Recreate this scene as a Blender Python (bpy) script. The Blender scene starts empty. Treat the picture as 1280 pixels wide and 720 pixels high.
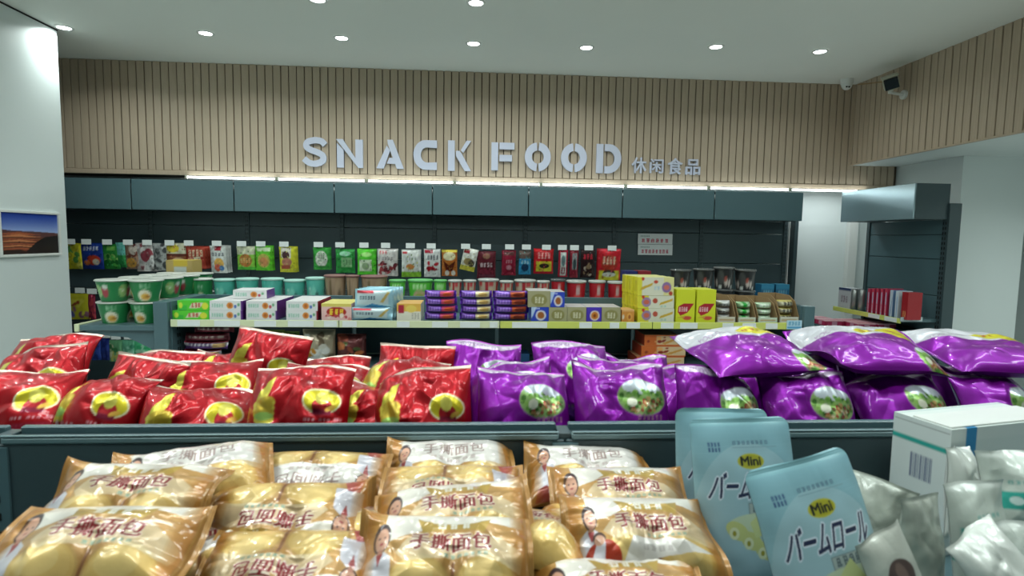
import bpy, bmesh, math, random
import numpy as np
from mathutils import Matrix, Vector

# ------------------------------------------------------------ camera, world, lamps, exposure
scene = bpy.context.scene
COL = scene.collection
CAM_Z = 1.62
F, YAW, PITCH, ROLL = 715.0, 0.0654666878, 0.086279065, 0.0146918558


def cam_axes():
    cy, sy, cp, sp = math.cos(YAW), math.sin(YAW), math.cos(PITCH), math.sin(PITCH)
    f = np.array([sy * cp, cy * cp, -sp])
    r0 = np.array([cy, -sy, 0.0])
    u0 = np.cross(r0, f)
    c, s = math.cos(ROLL), math.sin(ROLL)
    return c * r0 + s * u0, -s * r0 + c * u0, f


AX_R, AX_U, AX_F = cam_axes()
cam_data = bpy.data.cameras.new('camera')
cam = bpy.data.objects.new('camera', cam_data)
COL.objects.link(cam)
cam.matrix_world = Matrix(((AX_R[0], AX_U[0], -AX_F[0], 0), (AX_R[1], AX_U[1], -AX_F[1], 0),
                           (AX_R[2], AX_U[2], -AX_F[2], CAM_Z), (0, 0, 0, 1)))
cam_data.sensor_width = 36
cam_data.lens = F / 1280 * 36
cam_data.clip_start = 0.02
cam_data.dof.use_dof = True
cam_data.dof.focus_distance = 3.4
cam_data.dof.aperture_fstop = 7.0
scene.camera = cam

world = bpy.data.worlds.new('world')
scene.world = world
world.use_nodes = True
world.node_tree.nodes['Background'].inputs[0].default_value = (0.75, 0.92, 0.95, 1)
world.node_tree.nodes['Background'].inputs[1].default_value = 0.05

scene.view_settings.view_transform = 'Standard'
scene.view_settings.look = 'None'
scene.view_settings.gamma = 1
scene.view_settings.exposure = -0.1
scene.cycles.max_bounces = 8
scene.cycles.diffuse_bounces = 4
scene.cycles.sample_clamp_indirect = 4
scene.cycles.caustics_reflective = False
scene.cycles.caustics_refractive = False

CEIL = CAM_Z + 1.568
DOWN_W = 7.0          # watts of one downlight
DOWN_COL = (0.90, 1.0, 0.97)
LED_W = 3.5           # watts of one LED tube over the wall shelving
LED_COL = (0.92, 1.0, 1.0)
ADDED_LIGHT_W = 12.0        # watts of one long luminaire added out of view over the near aisle


def ray(px, py):
    return (px - 640) / F * AX_R - (py - 360) / F * AX_U + AX_F


def at(px, py, Y):
    """point seen at a pixel whose depth in the shop is Y"""
    d = ray(px, py)
    p = d * Y / d[1]
    return Vector((p[0], p[1], p[2] + CAM_Z))


def at_z(px, py, Z):
    d = ray(px, py)
    p = d * (Z - CAM_Z) / d[2]
    return Vector((p[0], p[1], Z))


def at_x(px, py, X):
    d = ray(px, py)
    p = d * X / d[0]
    return Vector((p[0], p[1], p[2] + CAM_Z))


def tag(o, label=None, cat=None, group=None, kind=None):
    if label: o['label'] = label
    if cat: o['category'] = cat
    if group: o['group'] = group
    if kind: o['kind'] = kind
    return o


def empty(name, loc=(0, 0, 0), rot=(0, 0, 0)):
    o = bpy.data.objects.new(name, None)
    o.empty_display_size = 0.05
    o.location = loc
    o.rotation_euler = rot
    COL.objects.link(o)
    return o


def area(name, parent, loc, size, watts, col, rot=(0, 0, 0), shape='DISK', size_y=None, spread=math.pi):
    l = bpy.data.lights.new(name, 'AREA')
    l.shape = shape
    l.size = size
    if size_y: l.size_y = size_y
    l.energy = watts
    l.color = col
    l.spread = spread
    o = bpy.data.objects.new(name, l)
    COL.objects.link(o)
    o.location = loc
    o.rotation_euler = rot
    if parent: o.parent = parent
    return o


# ------------------------------------------------------------ materials
def hexc(h):
    h = h.lstrip('#')
    return np.array([int(h[i:i + 2], 16) / 255 for i in (0, 2, 4)])


def lin(c):
    c = np.asarray(c, float)
    return np.where(c <= 0.04045, c / 12.92, ((c + 0.055) / 1.055) ** 2.4)


def mat(name, col, rough=0.6, metal=0.0, coat=0.0, noise=0.0, nscale=8.0, bump=0.0, bscale=60.0, emit=None, estr=0.0,
        stretch=None, attr=False, spec=0.5, crough=0.12, trans=0.0):
    m = bpy.data.materials.new(name)
    m.use_nodes = True
    nt = m.node_tree
    b = nt.nodes['Principled BSDF']
    b.inputs['Roughness'].default_value = rough
    b.inputs['Metallic'].default_value = metal
    b.inputs['Coat Weight'].default_value = coat
    b.inputs['Coat Roughness'].default_value = crough
    b.inputs['Specular IOR Level'].default_value = spec
    if trans: b.inputs['Transmission Weight'].default_value = trans
    src = None
    if attr:
        a = nt.nodes.new('ShaderNodeAttribute')
        a.attribute_name = 'print'
        src = a.outputs['Color']
    else:
        c = tuple(lin(hexc(col) if isinstance(col, str) else col)) + (1,)
        b.inputs['Base Color'].default_value = c
    tc = nt.nodes.new('ShaderNodeTexCoord')
    mp = nt.nodes.new('ShaderNodeMapping')
    nt.links.new(tc.outputs['Object'], mp.inputs['Vector'])
    if stretch: mp.inputs['Scale'].default_value = stretch
    if noise:
        n = nt.nodes.new('ShaderNodeTexNoise')
        n.inputs['Scale'].default_value = nscale
        n.inputs['Detail'].default_value = 5
        nt.links.new(mp.outputs[0], n.inputs['Vector'])
        mr = nt.nodes.new('ShaderNodeMapRange')
        mr.inputs['To Min'].default_value = 1 - noise
        mr.inputs['To Max'].default_value = 1 + noise
        nt.links.new(n.outputs['Fac'], mr.inputs['Value'])
        mx = nt.nodes.new('ShaderNodeMix')
        mx.data_type = 'RGBA'
        mx.blend_type = 'MULTIPLY'
        mx.inputs['Factor'].default_value = 1
        if src: nt.links.new(src, mx.inputs['A'])
        else: mx.inputs['A'].default_value = c
        nt.links.new(mr.outputs[0], mx.inputs['B'])
        src = mx.outputs['Result']
    if src: nt.links.new(src, b.inputs['Base Color'])
    if bump:
        n2 = nt.nodes.new('ShaderNodeTexNoise')
        n2.inputs['Scale'].default_value = bscale
        n2.inputs['Detail'].default_value = 3
        nt.links.new(mp.outputs[0], n2.inputs['Vector'])
        bp = nt.nodes.new('ShaderNodeBump')
        bp.inputs['Strength'].default_value = bump
        bp.inputs['Distance'].default_value = 0.004
        nt.links.new(n2.outputs['Fac'], bp.inputs['Height'])
        nt.links.new(bp.outputs[0], b.inputs['Normal'])
    if emit is not None:
        b.inputs['Emission Color'].default_value = tuple(emit) + (1,)
        b.inputs['Emission Strength'].default_value = estr
    return m


M = {}
M['wall'] = mat('white_wall_paint', 'd3dcdb', 0.55, noise=0.03, nscale=2, bump=0.08, bscale=90)
M['ceiling'] = mat('ceiling_plaster', 'e8ece6', 0.75, noise=0.03, nscale=1.2, bump=0.08)
M['floor'] = mat('floor_tile', 'd4d5d0', 0.25, noise=0.06, nscale=3)
M['wood'] = mat('pale_oak_slat', 'b6a48e', 0.55, noise=0.16, nscale=5, stretch=(14, 14, 0.6), bump=0.1, bscale=40)
M['woodback'] = mat('slat_panel_groove', '5a4e40', 0.8, noise=0.1)
M['steel'] = mat('teal_grey_painted_steel', '506a70', 0.3, noise=0.04, nscale=4, bump=0.03, bscale=200)
M['steellit'] = mat('lit_header_steel', '9fb6bd', 0.22, metal=0.6)  # lighter, metallic steel copy: light on the side header put into the colour
M['steeldark'] = mat('dark_teal_painted_steel', '37484c', 0.45, noise=0.05, nscale=4)
M['slot'] = mat('slot_black', '0b0f10', 0.8)
M['rail'] = mat('front_rail_steel', '6c8488', 0.38, metal=0.2, noise=0.04)
M['strip'] = mat('yellow_green_price_strip', 'ccd36a', 0.35, coat=0.3, noise=0.05)
M['strippale'] = mat('pale_price_strip', 'd6dcb4', 0.35, coat=0.3, noise=0.05)
M['card'] = mat('white_price_card', 'dde2e0', 0.5, noise=0.04, nscale=30)
M['ink'] = mat('grey_ink', '50585c', 0.6)
M['redink'] = mat('red_ink', 'a83c4c', 0.6)
M['blueink'] = mat('blue_ink', '2f73a8', 0.6)
M['white'] = mat('white_plastic', 'd9dcd8', 0.35, noise=0.02)
M['cream'] = mat('cream_plastic', 'b3b3a0', 0.4, noise=0.02)
M['black'] = mat('black_plastic', '0c0d10', 0.15, coat=0.4)
M['chrome'] = mat('zinc_wire', '9aa2a2', 0.3, metal=0.9)
M['letter'] = mat('lilac_grey_acrylic', 'ccd0e2', 0.4, noise=0.03)
M['lens'] = mat('downlight_lens', 'ffffff', 0.5, emit=(0.93, 1, 1), estr=14)
M['led'] = mat('led_tube_glow', 'ffffff', 0.5, emit=(0.9, 1, 1), estr=9)
M['diffuser'] = mat('added_light_diffuser', 'ffffff', 0.5, emit=(0.9, 1, 1), estr=5)
M['foil'] = mat('printed_glossy_film', None, 0.36, metal=0.5, coat=0.3, attr=True, bump=0.12, bscale=70, noise=0.05, nscale=20, spec=.3, crough=.06)
M['gold'] = mat('printed_bread_film', None, 0.34, metal=0.22, coat=0.6, attr=True, bump=0.15, bscale=70, noise=0.08, nscale=20, spec=.4, crough=.07)
M['pouch'] = mat('printed_matte_pouch', None, 0.42, coat=0.12, attr=True, bump=0.06, bscale=30, noise=0.03)
M['sachet'] = mat('printed_pearly_sachet', None, 0.3, metal=0.1, coat=0.4, attr=True, bump=0.3, bscale=50, noise=0.06, nscale=30)
M['cardprint'] = mat('printed_carton', None, 0.45, coat=0.1, attr=True, noise=0.04, nscale=20)
M['cup'] = mat('printed_paper_cup', None, 0.4, coat=0.15, attr=True, noise=0.03)
M['photo'] = mat('printed_photo', None, 0.3, attr=True)
M['lid'] = mat('foil_lid', 'c9ccc4', 0.35, metal=0.3, noise=0.05)
M['lidteal'] = mat('teal_lid', '9fc9bd', 0.4)
M['lidbrown'] = mat('brown_lid', '7e5852', 0.45)
M['lidclear'] = mat('pale_clear_lid', 'b6b8b2', 0.25, coat=0.4)
M['lidgreen'] = mat('green_lid', '5fae62', 0.4)
M['lidblack'] = mat('dark_clear_lid', '5a5c5c', 0.2, coat=0.5)
M['kraft'] = mat('brown_cardboard', '9a7f58', 0.75, noise=0.08, nscale=30)
M['silvercan'] = mat('silver_can', 'a4a6a4', 0.3, metal=0.8)
M['navy'] = mat('navy_lid', '26365c', 0.4)


# ------------------------------------------------------------ geometry helpers
def link_mesh(name, me, m=None, parent=None):
    if m is not None and not me.materials: me.materials.append(m)
    o = bpy.data.objects.new(name, me)
    COL.objects.link(o)
    if parent: o.parent = parent
    return o


def np_mesh(name, V, Q, cols=None, smooth=True):
    me = bpy.data.meshes.new(name)
    V = np.asarray(V, np.float32)
    Q = np.asarray(Q, np.int32)
    me.vertices.add(len(V))
    me.vertices.foreach_set('co', V.ravel())
    me.loops.add(Q.size)
    me.loops.foreach_set('vertex_index', Q.ravel())
    me.polygons.add(len(Q))
    me.polygons.foreach_set('loop_start', np.arange(0, Q.size, 4, dtype=np.int32))
    me.update(calc_edges=True)
    me.validate()
    if cols is not None:
        a = me.color_attributes.new('print', 'FLOAT_COLOR', 'POINT')
        c = np.ones((len(V), 4), np.float32)
        c[:, :3] = cols
        a.data.foreach_set('color', c.ravel())
    me.polygons.foreach_set('use_smooth', np.full(len(Q), smooth))
    return me


def grid_quads(nu, nv, off=0, flip=False):
    i, j = np.meshgrid(np.arange(nu), np.arange(nv))
    a = (j * (nu + 1) + i).ravel() + off
    q = np.stack([a, a + 1, a + nu + 2, a + nu + 1], 1)
    return q[:, ::-1] if flip else q


def bm_box(bm, lo, hi, bev=0.0, mi=0):
    before = set(bm.faces)
    r = bmesh.ops.create_cube(bm, size=1)
    s = [hi[i] - lo[i] for i in range(3)]
    c = [(hi[i] + lo[i]) / 2 for i in range(3)]
    for v in r['verts']:
        v.co = Vector((v.co.x * s[0] + c[0], v.co.y * s[1] + c[1], v.co.z * s[2] + c[2]))
    if bev:
        ed = list({e for v in r['verts'] for e in v.link_edges})
        bmesh.ops.bevel(bm, geom=ed, offset=bev, segments=1, affect='EDGES')
    if mi:
        for f in bm.faces:
            if f not in before: f.material_index = mi


def bm_cyl(bm, p0, p1, r0, r1=None, n=16):
    p0, p1 = Vector(p0), Vector(p1)
    d = p1 - p0
    rot = d.to_track_quat('Z', 'Y').to_matrix().to_4x4()
    mt = Matrix.Translation((p0 + p1) / 2) @ rot
    bmesh.ops.create_cone(bm, cap_ends=True, segments=n, radius1=r0, radius2=r0 if r1 is None else r1, depth=d.length, matrix=mt)


def bm_obj(name, bm, m, parent=None, smooth=False):
    me = bpy.data.meshes.new(name)
    bm.to_mesh(me)
    bm.free()
    if smooth:
        me.polygons.foreach_set('use_smooth', np.ones(len(me.polygons), bool))
    ms = m if isinstance(m, (list, tuple)) else [m]
    for x in ms: me.materials.append(x)
    return link_mesh(name, me, None, parent)


def box(name, lo, hi, m, parent=None, bev=0.0):
    bm = bmesh.new()
    bm_box(bm, lo, hi, bev)
    return bm_obj(name, bm, m, parent)


def cyl(name, p0, p1, r0, m, parent=None, r1=None, n=20):
    bm = bmesh.new()
    bm_cyl(bm, p0, p1, r0, r1, n)
    return bm_obj(name, bm, m, parent, False)


def lathe_mesh(name, prof, n=28, colfn=None):
    """prof: (r, z) from bottom to top"""
    P = np.array(prof, float)
    th = np.linspace(-math.pi, math.pi, n + 1)
    R, T = np.meshgrid(P[:, 0], th, indexing='ij')
    Z = np.repeat(P[:, 1][:, None], n + 1, 1)
    V = np.stack([R * np.sin(T), -R * np.cos(T), Z], -1).reshape(-1, 3)
    cols = None
    if colfn is not None: cols = colfn
    return np_mesh(name, V, grid_quads(n, len(P) - 1), cols)


def prism(bm, pts, y0, y1):
    """extrude an x-z outline between two depths"""
    a = [bm.verts.new((x, y0, z)) for x, z in pts]
    b = [bm.verts.new((x, y1, z)) for x, z in pts]
    n = len(pts)
    bm.faces.new(a)
    bm.faces.new(b[::-1])
    for i in range(n):
        j = (i + 1) % n
        bm.faces.new((a[j], a[i], b[i], b[j]))


# ------------------------------------------------------------ print artwork (flat print on packaging)
_tx = {}


def text_tris(s):
    if s in _tx: return _tx[s]
    c = bpy.data.curves.new('lettering', 'FONT')
    c.body = s
    c.resolution_u = 3
    c.offset = 0.0
    o = bpy.data.objects.new('lettering', c)
    me = o.to_mesh()
    me.calc_loop_triangles()
    V = np.array([v.co[:2] for v in me.vertices])
    T = np.array([t.vertices[:] for t in me.loop_triangles])
    o.to_mesh_clear()
    bpy.data.objects.remove(o)
    bpy.data.curves.remove(c)
    lo, hi = V.min(0), V.max(0)
    V = (V - lo) / (hi - lo)
    _tx[s] = (V, T)
    return _tx[s]


class Art:
    def __init__(s, W, H, bg):
        s.W, s.H = W, H
        s.c = np.zeros((H, W, 3)) + hexc(bg)
        s.X, s.Y = np.meshgrid((np.arange(W) + .5) / W, (np.arange(H) + .5) / H)

    def put(s, m, col, a=1.0):
        col = hexc(col) if isinstance(col, str) else np.asarray(col)
        m = (np.clip(m, 0, 1) * a)[..., None]
        s.c = s.c * (1 - m) + col * m
        return s

    def ell(s, cx, cy, rx, ry, col, a=1, rot=0):
        dx, dy = (s.X - cx) * s.W, (s.Y - cy) * s.H
        c, n = math.cos(rot), math.sin(rot)
        x, y = dx * c + dy * n, -dx * n + dy * c
        rx, ry = rx * s.W, ry * s.H
        d = (np.sqrt((x / rx) ** 2 + (y / ry) ** 2) - 1) * min(rx, ry)
        return s.put(.5 - d, col, a)

    def rect(s, x0, y0, x1, y1, col, a=1):
        m = np.clip((s.X - x0) * s.W + .5, 0, 1) * np.clip((x1 - s.X) * s.W + .5, 0, 1) * \
            np.clip((s.Y - y0) * s.H + .5, 0, 1) * np.clip((y1 - s.Y) * s.H + .5, 0, 1)
        return s.put(m, col, a)

    def poly(s, pts, col, a=1):
        ins = np.zeros(s.X.shape, bool)
        n = len(pts)
        for i in range(n):
            x0, y0 = pts[i]
            x1, y1 = pts[(i + 1) % n]
            if y0 == y1: continue
            c = ((y0 > s.Y) != (y1 > s.Y)) & (s.X < (x1 - x0) * (s.Y - y0) / (y1 - y0) + x0)
            ins ^= c
        return s.put(ins.astype(float), col, a)

    def text(s, t, x0, y0, x1, y1, col, a=1, flip=False, shear=0, dy=0, fat=0):
        V, T = text_tris(t)
        V = V.copy()
        if flip: V = 1 - V
        P = np.empty_like(V)
        P[:, 0] = (x0 + V[:, 0] * (x1 - x0) + shear * (V[:, 1] - .5)) * s.W - .5
        P[:, 1] = (y0 + V[:, 1] * (y1 - y0) + dy * (V[:, 0] - .5)) * s.H - .5
        m = np.zeros((s.H, s.W))
        for t3 in T:
            A, B, C = P[t3[0]], P[t3[1]], P[t3[2]]
            ar = (B[0] - A[0]) * (C[1] - A[1]) - (B[1] - A[1]) * (C[0] - A[0])
            if abs(ar) < 1e-9: continue
            i0, i1 = int(max(0, min(A[0], B[0], C[0]) - fat)), int(min(s.W - 1, max(A[0], B[0], C[0]) + 1 + fat))
            j0, j1 = int(max(0, min(A[1], B[1], C[1]) - fat)), int(min(s.H - 1, max(A[1], B[1], C[1]) + 1 + fat))
            if i1 < i0 or j1 < j0: continue
            x = np.arange(i0, i1 + 1)[None, :]
            y = np.arange(j0, j1 + 1)[:, None]
            l1 = ((B[0] - x) * (C[1] - y) - (B[1] - y) * (C[0] - x)) / ar
            l2 = ((C[0] - x) * (A[1] - y) - (C[1] - y) * (A[0] - x)) / ar
            l3 = 1 - l1 - l2
            e = 0.001
            ok = (l1 >= -e) & (l2 >= -e) & (l3 >= -e)
            m[j0:j1 + 1, i0:i1 + 1] = np.maximum(m[j0:j1 + 1, i0:i1 + 1], ok)
        for _ in range(int(math.ceil(fat))):
            k = m.copy()
            k[1:] = np.maximum(k[1:], m[:-1]); k[:-1] = np.maximum(k[:-1], m[1:])
            k[:, 1:] = np.maximum(k[:, 1:], m[:, :-1]); k[:, :-1] = np.maximum(k[:, :-1], m[:, 1:])
            m = k
        return s.put(m, col, a)

    def marks(s, x0, y0, x1, y1, col, n=5, seed=1, a=1):
        """a row of unreadably small print"""
        r = random.Random(seed)
        w = (x1 - x0) / n
        for k in range(n):
            h = (y1 - y0)
            q0, q1 = x0 + (k + .1) * w, x0 + (k + .88) * w
            t_ = h * .2
            for f in (r.uniform(0, .15), r.uniform(.38, .5), r.uniform(.75, .85)):
                s.rect(q0 + r.uniform(0, .2) * w, y0 + f * h, q1 - r.uniform(0, .2) * w, y0 + f * h + t_, col, a)
            for f in (r.uniform(.1, .3), r.uniform(.45, .75)):
                s.rect(q0 + f * (q1 - q0), y0, q0 + f * (q1 - q0) + .17 * w, y1 - r.uniform(0, .2) * h, col, a)
        return s

    def blobs(s, x0, y0, x1, y1, cols, n, r, seed=1):
        q = random.Random(seed)
        for k in range(n):
            x, y = x0 + q.random() * (x1 - x0), y0 + q.random() * (y1 - y0)
            s.ell(x, y, r * (.5 + q.random()), r * (.5 + q.random()) * s.W / s.H, q.choice(cols), 1, q.random() * 3)
        return s

    def mottle(s, amp, seed=1, n=18):
        q = np.random.RandomState(seed)
        f = np.zeros((s.H, s.W))
        for k in range(n):
            kx, ky, ph = q.uniform(-26, 26), q.uniform(-26, 26), q.uniform(0, 7)
            f += np.sin(kx * s.X + ky * s.Y * s.H / s.W + ph)
        s.c = np.clip(s.c * (1 + amp * f[..., None] / math.sqrt(n)), 0, 1)
        return s

    def sample(s, nu, nv):
        c = lin(s.c)
        u = np.linspace(0, 1, nu + 1)[None, :].repeat(nv + 1, 0)
        v = np.linspace(0, 1, nv + 1)[:, None].repeat(nu + 1, 1)
        out = np.zeros((nv + 1, nu + 1, 3))
        for dx in (-.25, .25):
            for dy in (-.25, .25):
                i = np.clip(((u + dx / nu) * s.W).astype(int), 0, s.W - 1)
                j = np.clip(((v + dy / nv) * s.H).astype(int), 0, s.H - 1)
                out += c[j, i] / 4
        return out.reshape(-1, 3)

    def base(s):
        return lin(s.c[2, 2])


# ------------------------------------------------------------ bags and pouches
def bag_mesh(name, art, w, h, t, nu, nv, seed, axis='v', seal=.07, crease=1.0, lean=(0, 0), twist=0.0, bulge=None,
             narrow=.07, wave=.004, flip=False, gus=0.0, rnd=0.0):
    """A heat-sealed film bag standing on its lower edge: front sheet faces -Y, art maps over it."""
    rs = np.random.RandomState(seed)
    K = 16
    cr = [(rs.uniform(-1, 1, 2), rs.uniform(0, 6.28), rs.uniform(.18, .55), rs.choice([-1, 1]) * rs.uniform(.5, 1)) for _ in range(K)]
    if crease > .6: cr += [(rs.uniform(-1, 1, 2), rs.uniform(0, 6.28), rs.uniform(.08, .24), rs.choice([-1, 1]) * rs.uniform(.7, 1.5)) for _ in range(34)]
    pl = [(rs.uniform(4, 15), rs.uniform(0, 6.28), rs.uniform(.4, 1)) for _ in range(5)]
    wv = [(rs.uniform(1.5, 4), rs.uniform(0, 6.28)) for _ in range(2)]

    def sheet(n, m, side):
        U, V = np.meshgrid(np.linspace(-1, 1, n + 1), np.linspace(-1, 1, m + 1))
        a, b = (V, U) if axis == 'v' else (U, V)
        aa = np.clip(np.abs(a) / (1 - seal), 0, 1)
        ea = (1 - aa ** 2.6) ** .72
        if gus:                                        # stand-up pouch: full at the foot
            k = np.clip((1 - a) / 2, 0, 1)
            ea = ea * (1 - gus) + gus * np.clip((1 - aa ** 8), 0, 1) * k ** .6 * (a < 0.98)
        eb = np.clip(1 - np.abs(b) ** 3.2, 0, 1) ** .7
        env = ea * eb
        d = np.zeros_like(U)
        asp = w / h
        for (c, an, r, s) in cr:
            x, y = (U - c[0]) * asp, V - c[1]
            d += s * np.abs(x * math.cos(an) + y * math.sin(an)) * np.exp(-(x * x + y * y) / r ** 2) * 1.0
        pm = np.zeros_like(U)
        for (k, ph, am) in pl: pm += am * np.abs(np.sin(b * k * .5 + ph))
        pm = (pm / 5 - .4) * np.exp(-np.clip(1 - seal - np.abs(a), 0, 2) / .22)
        y = t / 2 * env * (1 + crease * .9 * d) + t * .5 * crease * pm * np.clip(env * 2.2, 0, 1)
        if bulge is not None: y = y + bulge(U, V) * np.clip(env * 1.5, 0, 1)
        if side > 0: y = t * .5 * env * (.8 if not gus else .6)
        sw = sum(np.sin(b * k + ph) for k, ph in wv) * wave * np.clip((np.abs(a) - .55) / .45, 0, 1) ** 1.5 * np.sign(a)
        crimp = np.where(np.abs(a) > 1 - seal, np.sin(a * 260) * .0003, 0)
        yy = -side * 0
        Yd = (-y if side < 0 else y) + sw + crimp + (0.0004 if side > 0 else -0.0004)
        nb = 1 - narrow * (1 - np.abs(a) ** 5)
        X = U * w / 2 * (nb if axis == 'v' else 1)
        if rnd:                                        # rounded upper corners
            q = np.clip((V - (1 - 2 * rnd / h)) / (2 * rnd / h), 0, 1)
            X = X * (1 - (1 - np.sqrt(1 - q * q * .999)) * 2 * rnd / w)
        s01 = (V + 1) / 2
        if axis != 'v': s01 = .5 + (s01 - .5) * nb
        sm = s01 * s01 * (3 - 2 * s01)
        th = lean[0] + (lean[1] - lean[0]) * sm + twist * U * sm
        dv = np.diff(s01, axis=0, prepend=s01[:1] * 0) * h
        sy = np.cumsum(np.sin(th) * dv, 0)
        sz = np.cumsum(np.cos(th) * dv, 0)
        P = np.stack([X, sy + Yd * np.cos(th), sz - Yd * np.sin(th)], -1)
        return P.reshape(-1, 3)

    A = sheet(nu, nv, -1)
    n2, m2 = max(8, nu // 3), max(8, nv // 3)
    B = sheet(n2, m2, 1)
    ca = art.sample(nu, nv)
    if flip: ca = ca.reshape(nv + 1, nu + 1, 3)[::-1, ::-1].reshape(-1, 3)
    cb = np.tile(art.base(), (len(B), 1))
    Q = np.concatenate([grid_quads(nu, nv), grid_quads(n2, m2, len(A), True)])
    return np_mesh(name, np.concatenate([A, B]), Q, np.concatenate([ca, cb]))


def printed_box(name, w, d, h, front, top=None, left=None, right=None, nu=24, nv=16, sag=0.0):
    """Carton: each face its own grid of print; origin bottom centre, front at -Y."""
    Vs, Qs, Cs = [], [], []
    off = 0
    base = front.base()
    x0, x1, y0, y1 = -w / 2, w / 2, -d / 2, d / 2

    def face(o, ex, ey, art, n, m):
        nonlocal off
        if art is None: n = m = 1
        u, v = np.meshgrid(np.linspace(0, 1, n + 1), np.linspace(0, 1, m + 1))
        P = np.array(o) + u[..., None] * np.array(ex) + v[..., None] * np.array(ey)
        Vs.append(P.reshape(-1, 3))
        Qs.append(grid_quads(n, m, off))
        if art is None: Cs.append(np.tile(base, ((n + 1) * (m + 1), 1)))
        elif isinstance(art, Art): Cs.append(art.sample(n, m))
        else: Cs.append(np.tile(lin(hexc(art)), ((n + 1) * (m + 1), 1)))
        off += (n + 1) * (m + 1)

    g = lambda a, n: n if isinstance(a, Art) else 1
    face((x0, y0, 0), (w, 0, 0), (0, 0, h), front, nu, nv)
    face((x0, y0, h), (w, 0, 0), (0, d, 0), top if top is not None else None, g(top, nu), g(top, nv))
    face((x0, y1, 0), (0, -d, 0), (0, 0, h), left, g(left, nu), g(left, nv))
    face((x1, y0, 0), (0, d, 0), (0, 0, h), right, g(right, nu), g(right, nv))
    face((x1, y1, 0), (-w, 0, 0), (0, 0, h), None, 1, 1)
    face((x0, y1, 0), (w, 0, 0), (0, -d, 0), None, 1, 1)
    return np_mesh(name, np.concatenate(Vs), np.concatenate(Qs), np.concatenate(Cs), smooth=False)


def place(name, me, m, loc, rot=(0, 0, 0), label=None, cat=None, group=None, parent=None, scale=None):
    o = link_mesh(name, me, m, parent)
    o.rotation_euler = rot
    o.location = loc
    if scale: o.scale = scale
    tag(o, label, cat, group)
    return o


# ------------------------------------------------------------ the room
YF = 5.60                 # face of the slatted bulkhead over the back shelving
XR = 0.6715 * YF          # face of the slatted bulkhead on the right
ZFB = CAM_Z + .097 * YF   # its lower edge, back
ZFR = CAM_Z + .139 * YF   # lower edge, right
XL, YLC = -3.26, 4.82     # left wall face and its far corner


def struct(name, lo, hi, m, parent=None):
    return tag(box(name, lo, hi, m, parent), kind=None if parent else 'structure')


struct('floor', (-4.3, -3, -.1), (6.0, 6.0, 0), M['floor'])
struct('ceiling', (-4.3, -3, CEIL), (6.0, 6.0, CEIL + .1), M['ceiling'])
struct('wall_back', (-4.3, 5.86, 0), (6.0, 6.0, CEIL), M['wall'])
struct('wall_left', (-4.3, -3, 0), (XL, YLC, CEIL), M['wall'])
struct('trim_1', (XL - .006, -3, CEIL - .012), (XL + .006, YLC + .004, CEIL - .002), M['slot'])
struct('wall_front', (-3.26, -3.1, 0), (6.0, -3.0, CEIL), M['wall'])
struct('column', (4.25, 4.81, 0), (4.87, 5.86, CEIL), M['wall'])
struct('trim_2', (3.93, 5.80, 0), (4.02, 5.86, 2.4), M['white'])
struct('wall_right', (5.6, -3, 0), (5.7, 5.86, CEIL), M['wall'])
# bulkheads: a box of painted board, faced with oak slats one by one
bb = struct('bulkhead_back', (-4.25, YF + .012, ZFB), (4.26, 5.86, CEIL), M['woodback'])
br = struct('bulkhead_right', (XR + .012, -3, ZFR), (5.6, YF + .0, CEIL), M['wall'])
struct('groove_board', (XR + .008, -3, ZFR), (XR + .0125, YF, CEIL), M['woodback'], br)
SP, SW = .0718, .0635
bm = bmesh.new()
bm_box(bm, (-SW / 2, -.014, ZFB + .045), (SW / 2, .012, CEIL), .002)
slat = bm_obj('slat', bm, M['wood'], bb)
slat.location = (-3.79, YF + .002, 0)
n = 1
while -3.79 + n * SP < 4.23:
    o = slat.copy(); COL.objects.link(o); o.parent = bb
    o.location = (-3.79 + n * SP, YF + .002 + .0015 * ((n * 7) % 3), 0)
    n += 1
box('lower_rail', (-3.83, YF - .016, ZFB), (4.25, YF + .012, ZFB + .043), M['wood'], bb, .002)
bm = bmesh.new()
bm_box(bm, (-.014, -SW / 2, ZFR + .012), (.012, SW / 2, CEIL), .002)
me_side = bm_obj('slat', bm, M['wood'], br)
me_side.location = (XR + .002, YF - .06, 0)
n = 1
while YF - .06 - n * SP > 1.6:
    o = me_side.copy(); COL.objects.link(o); o.parent = br
    o.location = (XR + .002 + .0015 * ((n * 5) % 3), YF - .06 - n * SP, 0)
    n += 1
box('lower_rail', (XR - .016, -3, ZFR), (XR + .012, YF - .02, ZFR + .012), M['wood'], br, .002)
box('corner_bead', (XR - .016, YF - .024, ZFR), (XR + .004, YF - .012, CEIL), M['wood'], br)

# ---- downlights
LAMPS = [(80, 34, 'by the left wall'), (257, 41, 'second from the left wall'), (427, 47, 'over the word SNACK'),
         (592, 54, 'over the letter F of the sign'), (733, 59, 'over the letter D of the sign'),
         (895, 58, 'right of the Chinese lettering'), (1025, 64, 'nearest the dome camera')]


def downlight(p, label, vis=True):
    r = empty('downlight', (p.x, p.y, CEIL))
    tag(r, label, 'ceiling light', 'round recessed downlights')
    bm = bmesh.new()
    prof = [(.046, -.003), (.05, -.008), (.062, -.008), (.066, -.001)]
    me = lathe_mesh('trim_ring', prof, 28)
    link_mesh('trim_ring', me, M['white'], r)
    cyl('lens', (0, 0, -.005), (0, 0, -.001), .046, M['lens'], r, n=28)
    bm.free()
    area('lamp', r, (0, 0, -.012), .09, DOWN_W * (1.15 if p.x < -1.2 else 1 if p.x < 1.2 else .6), DOWN_COL, spread=math.radians(150))
    return r


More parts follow.
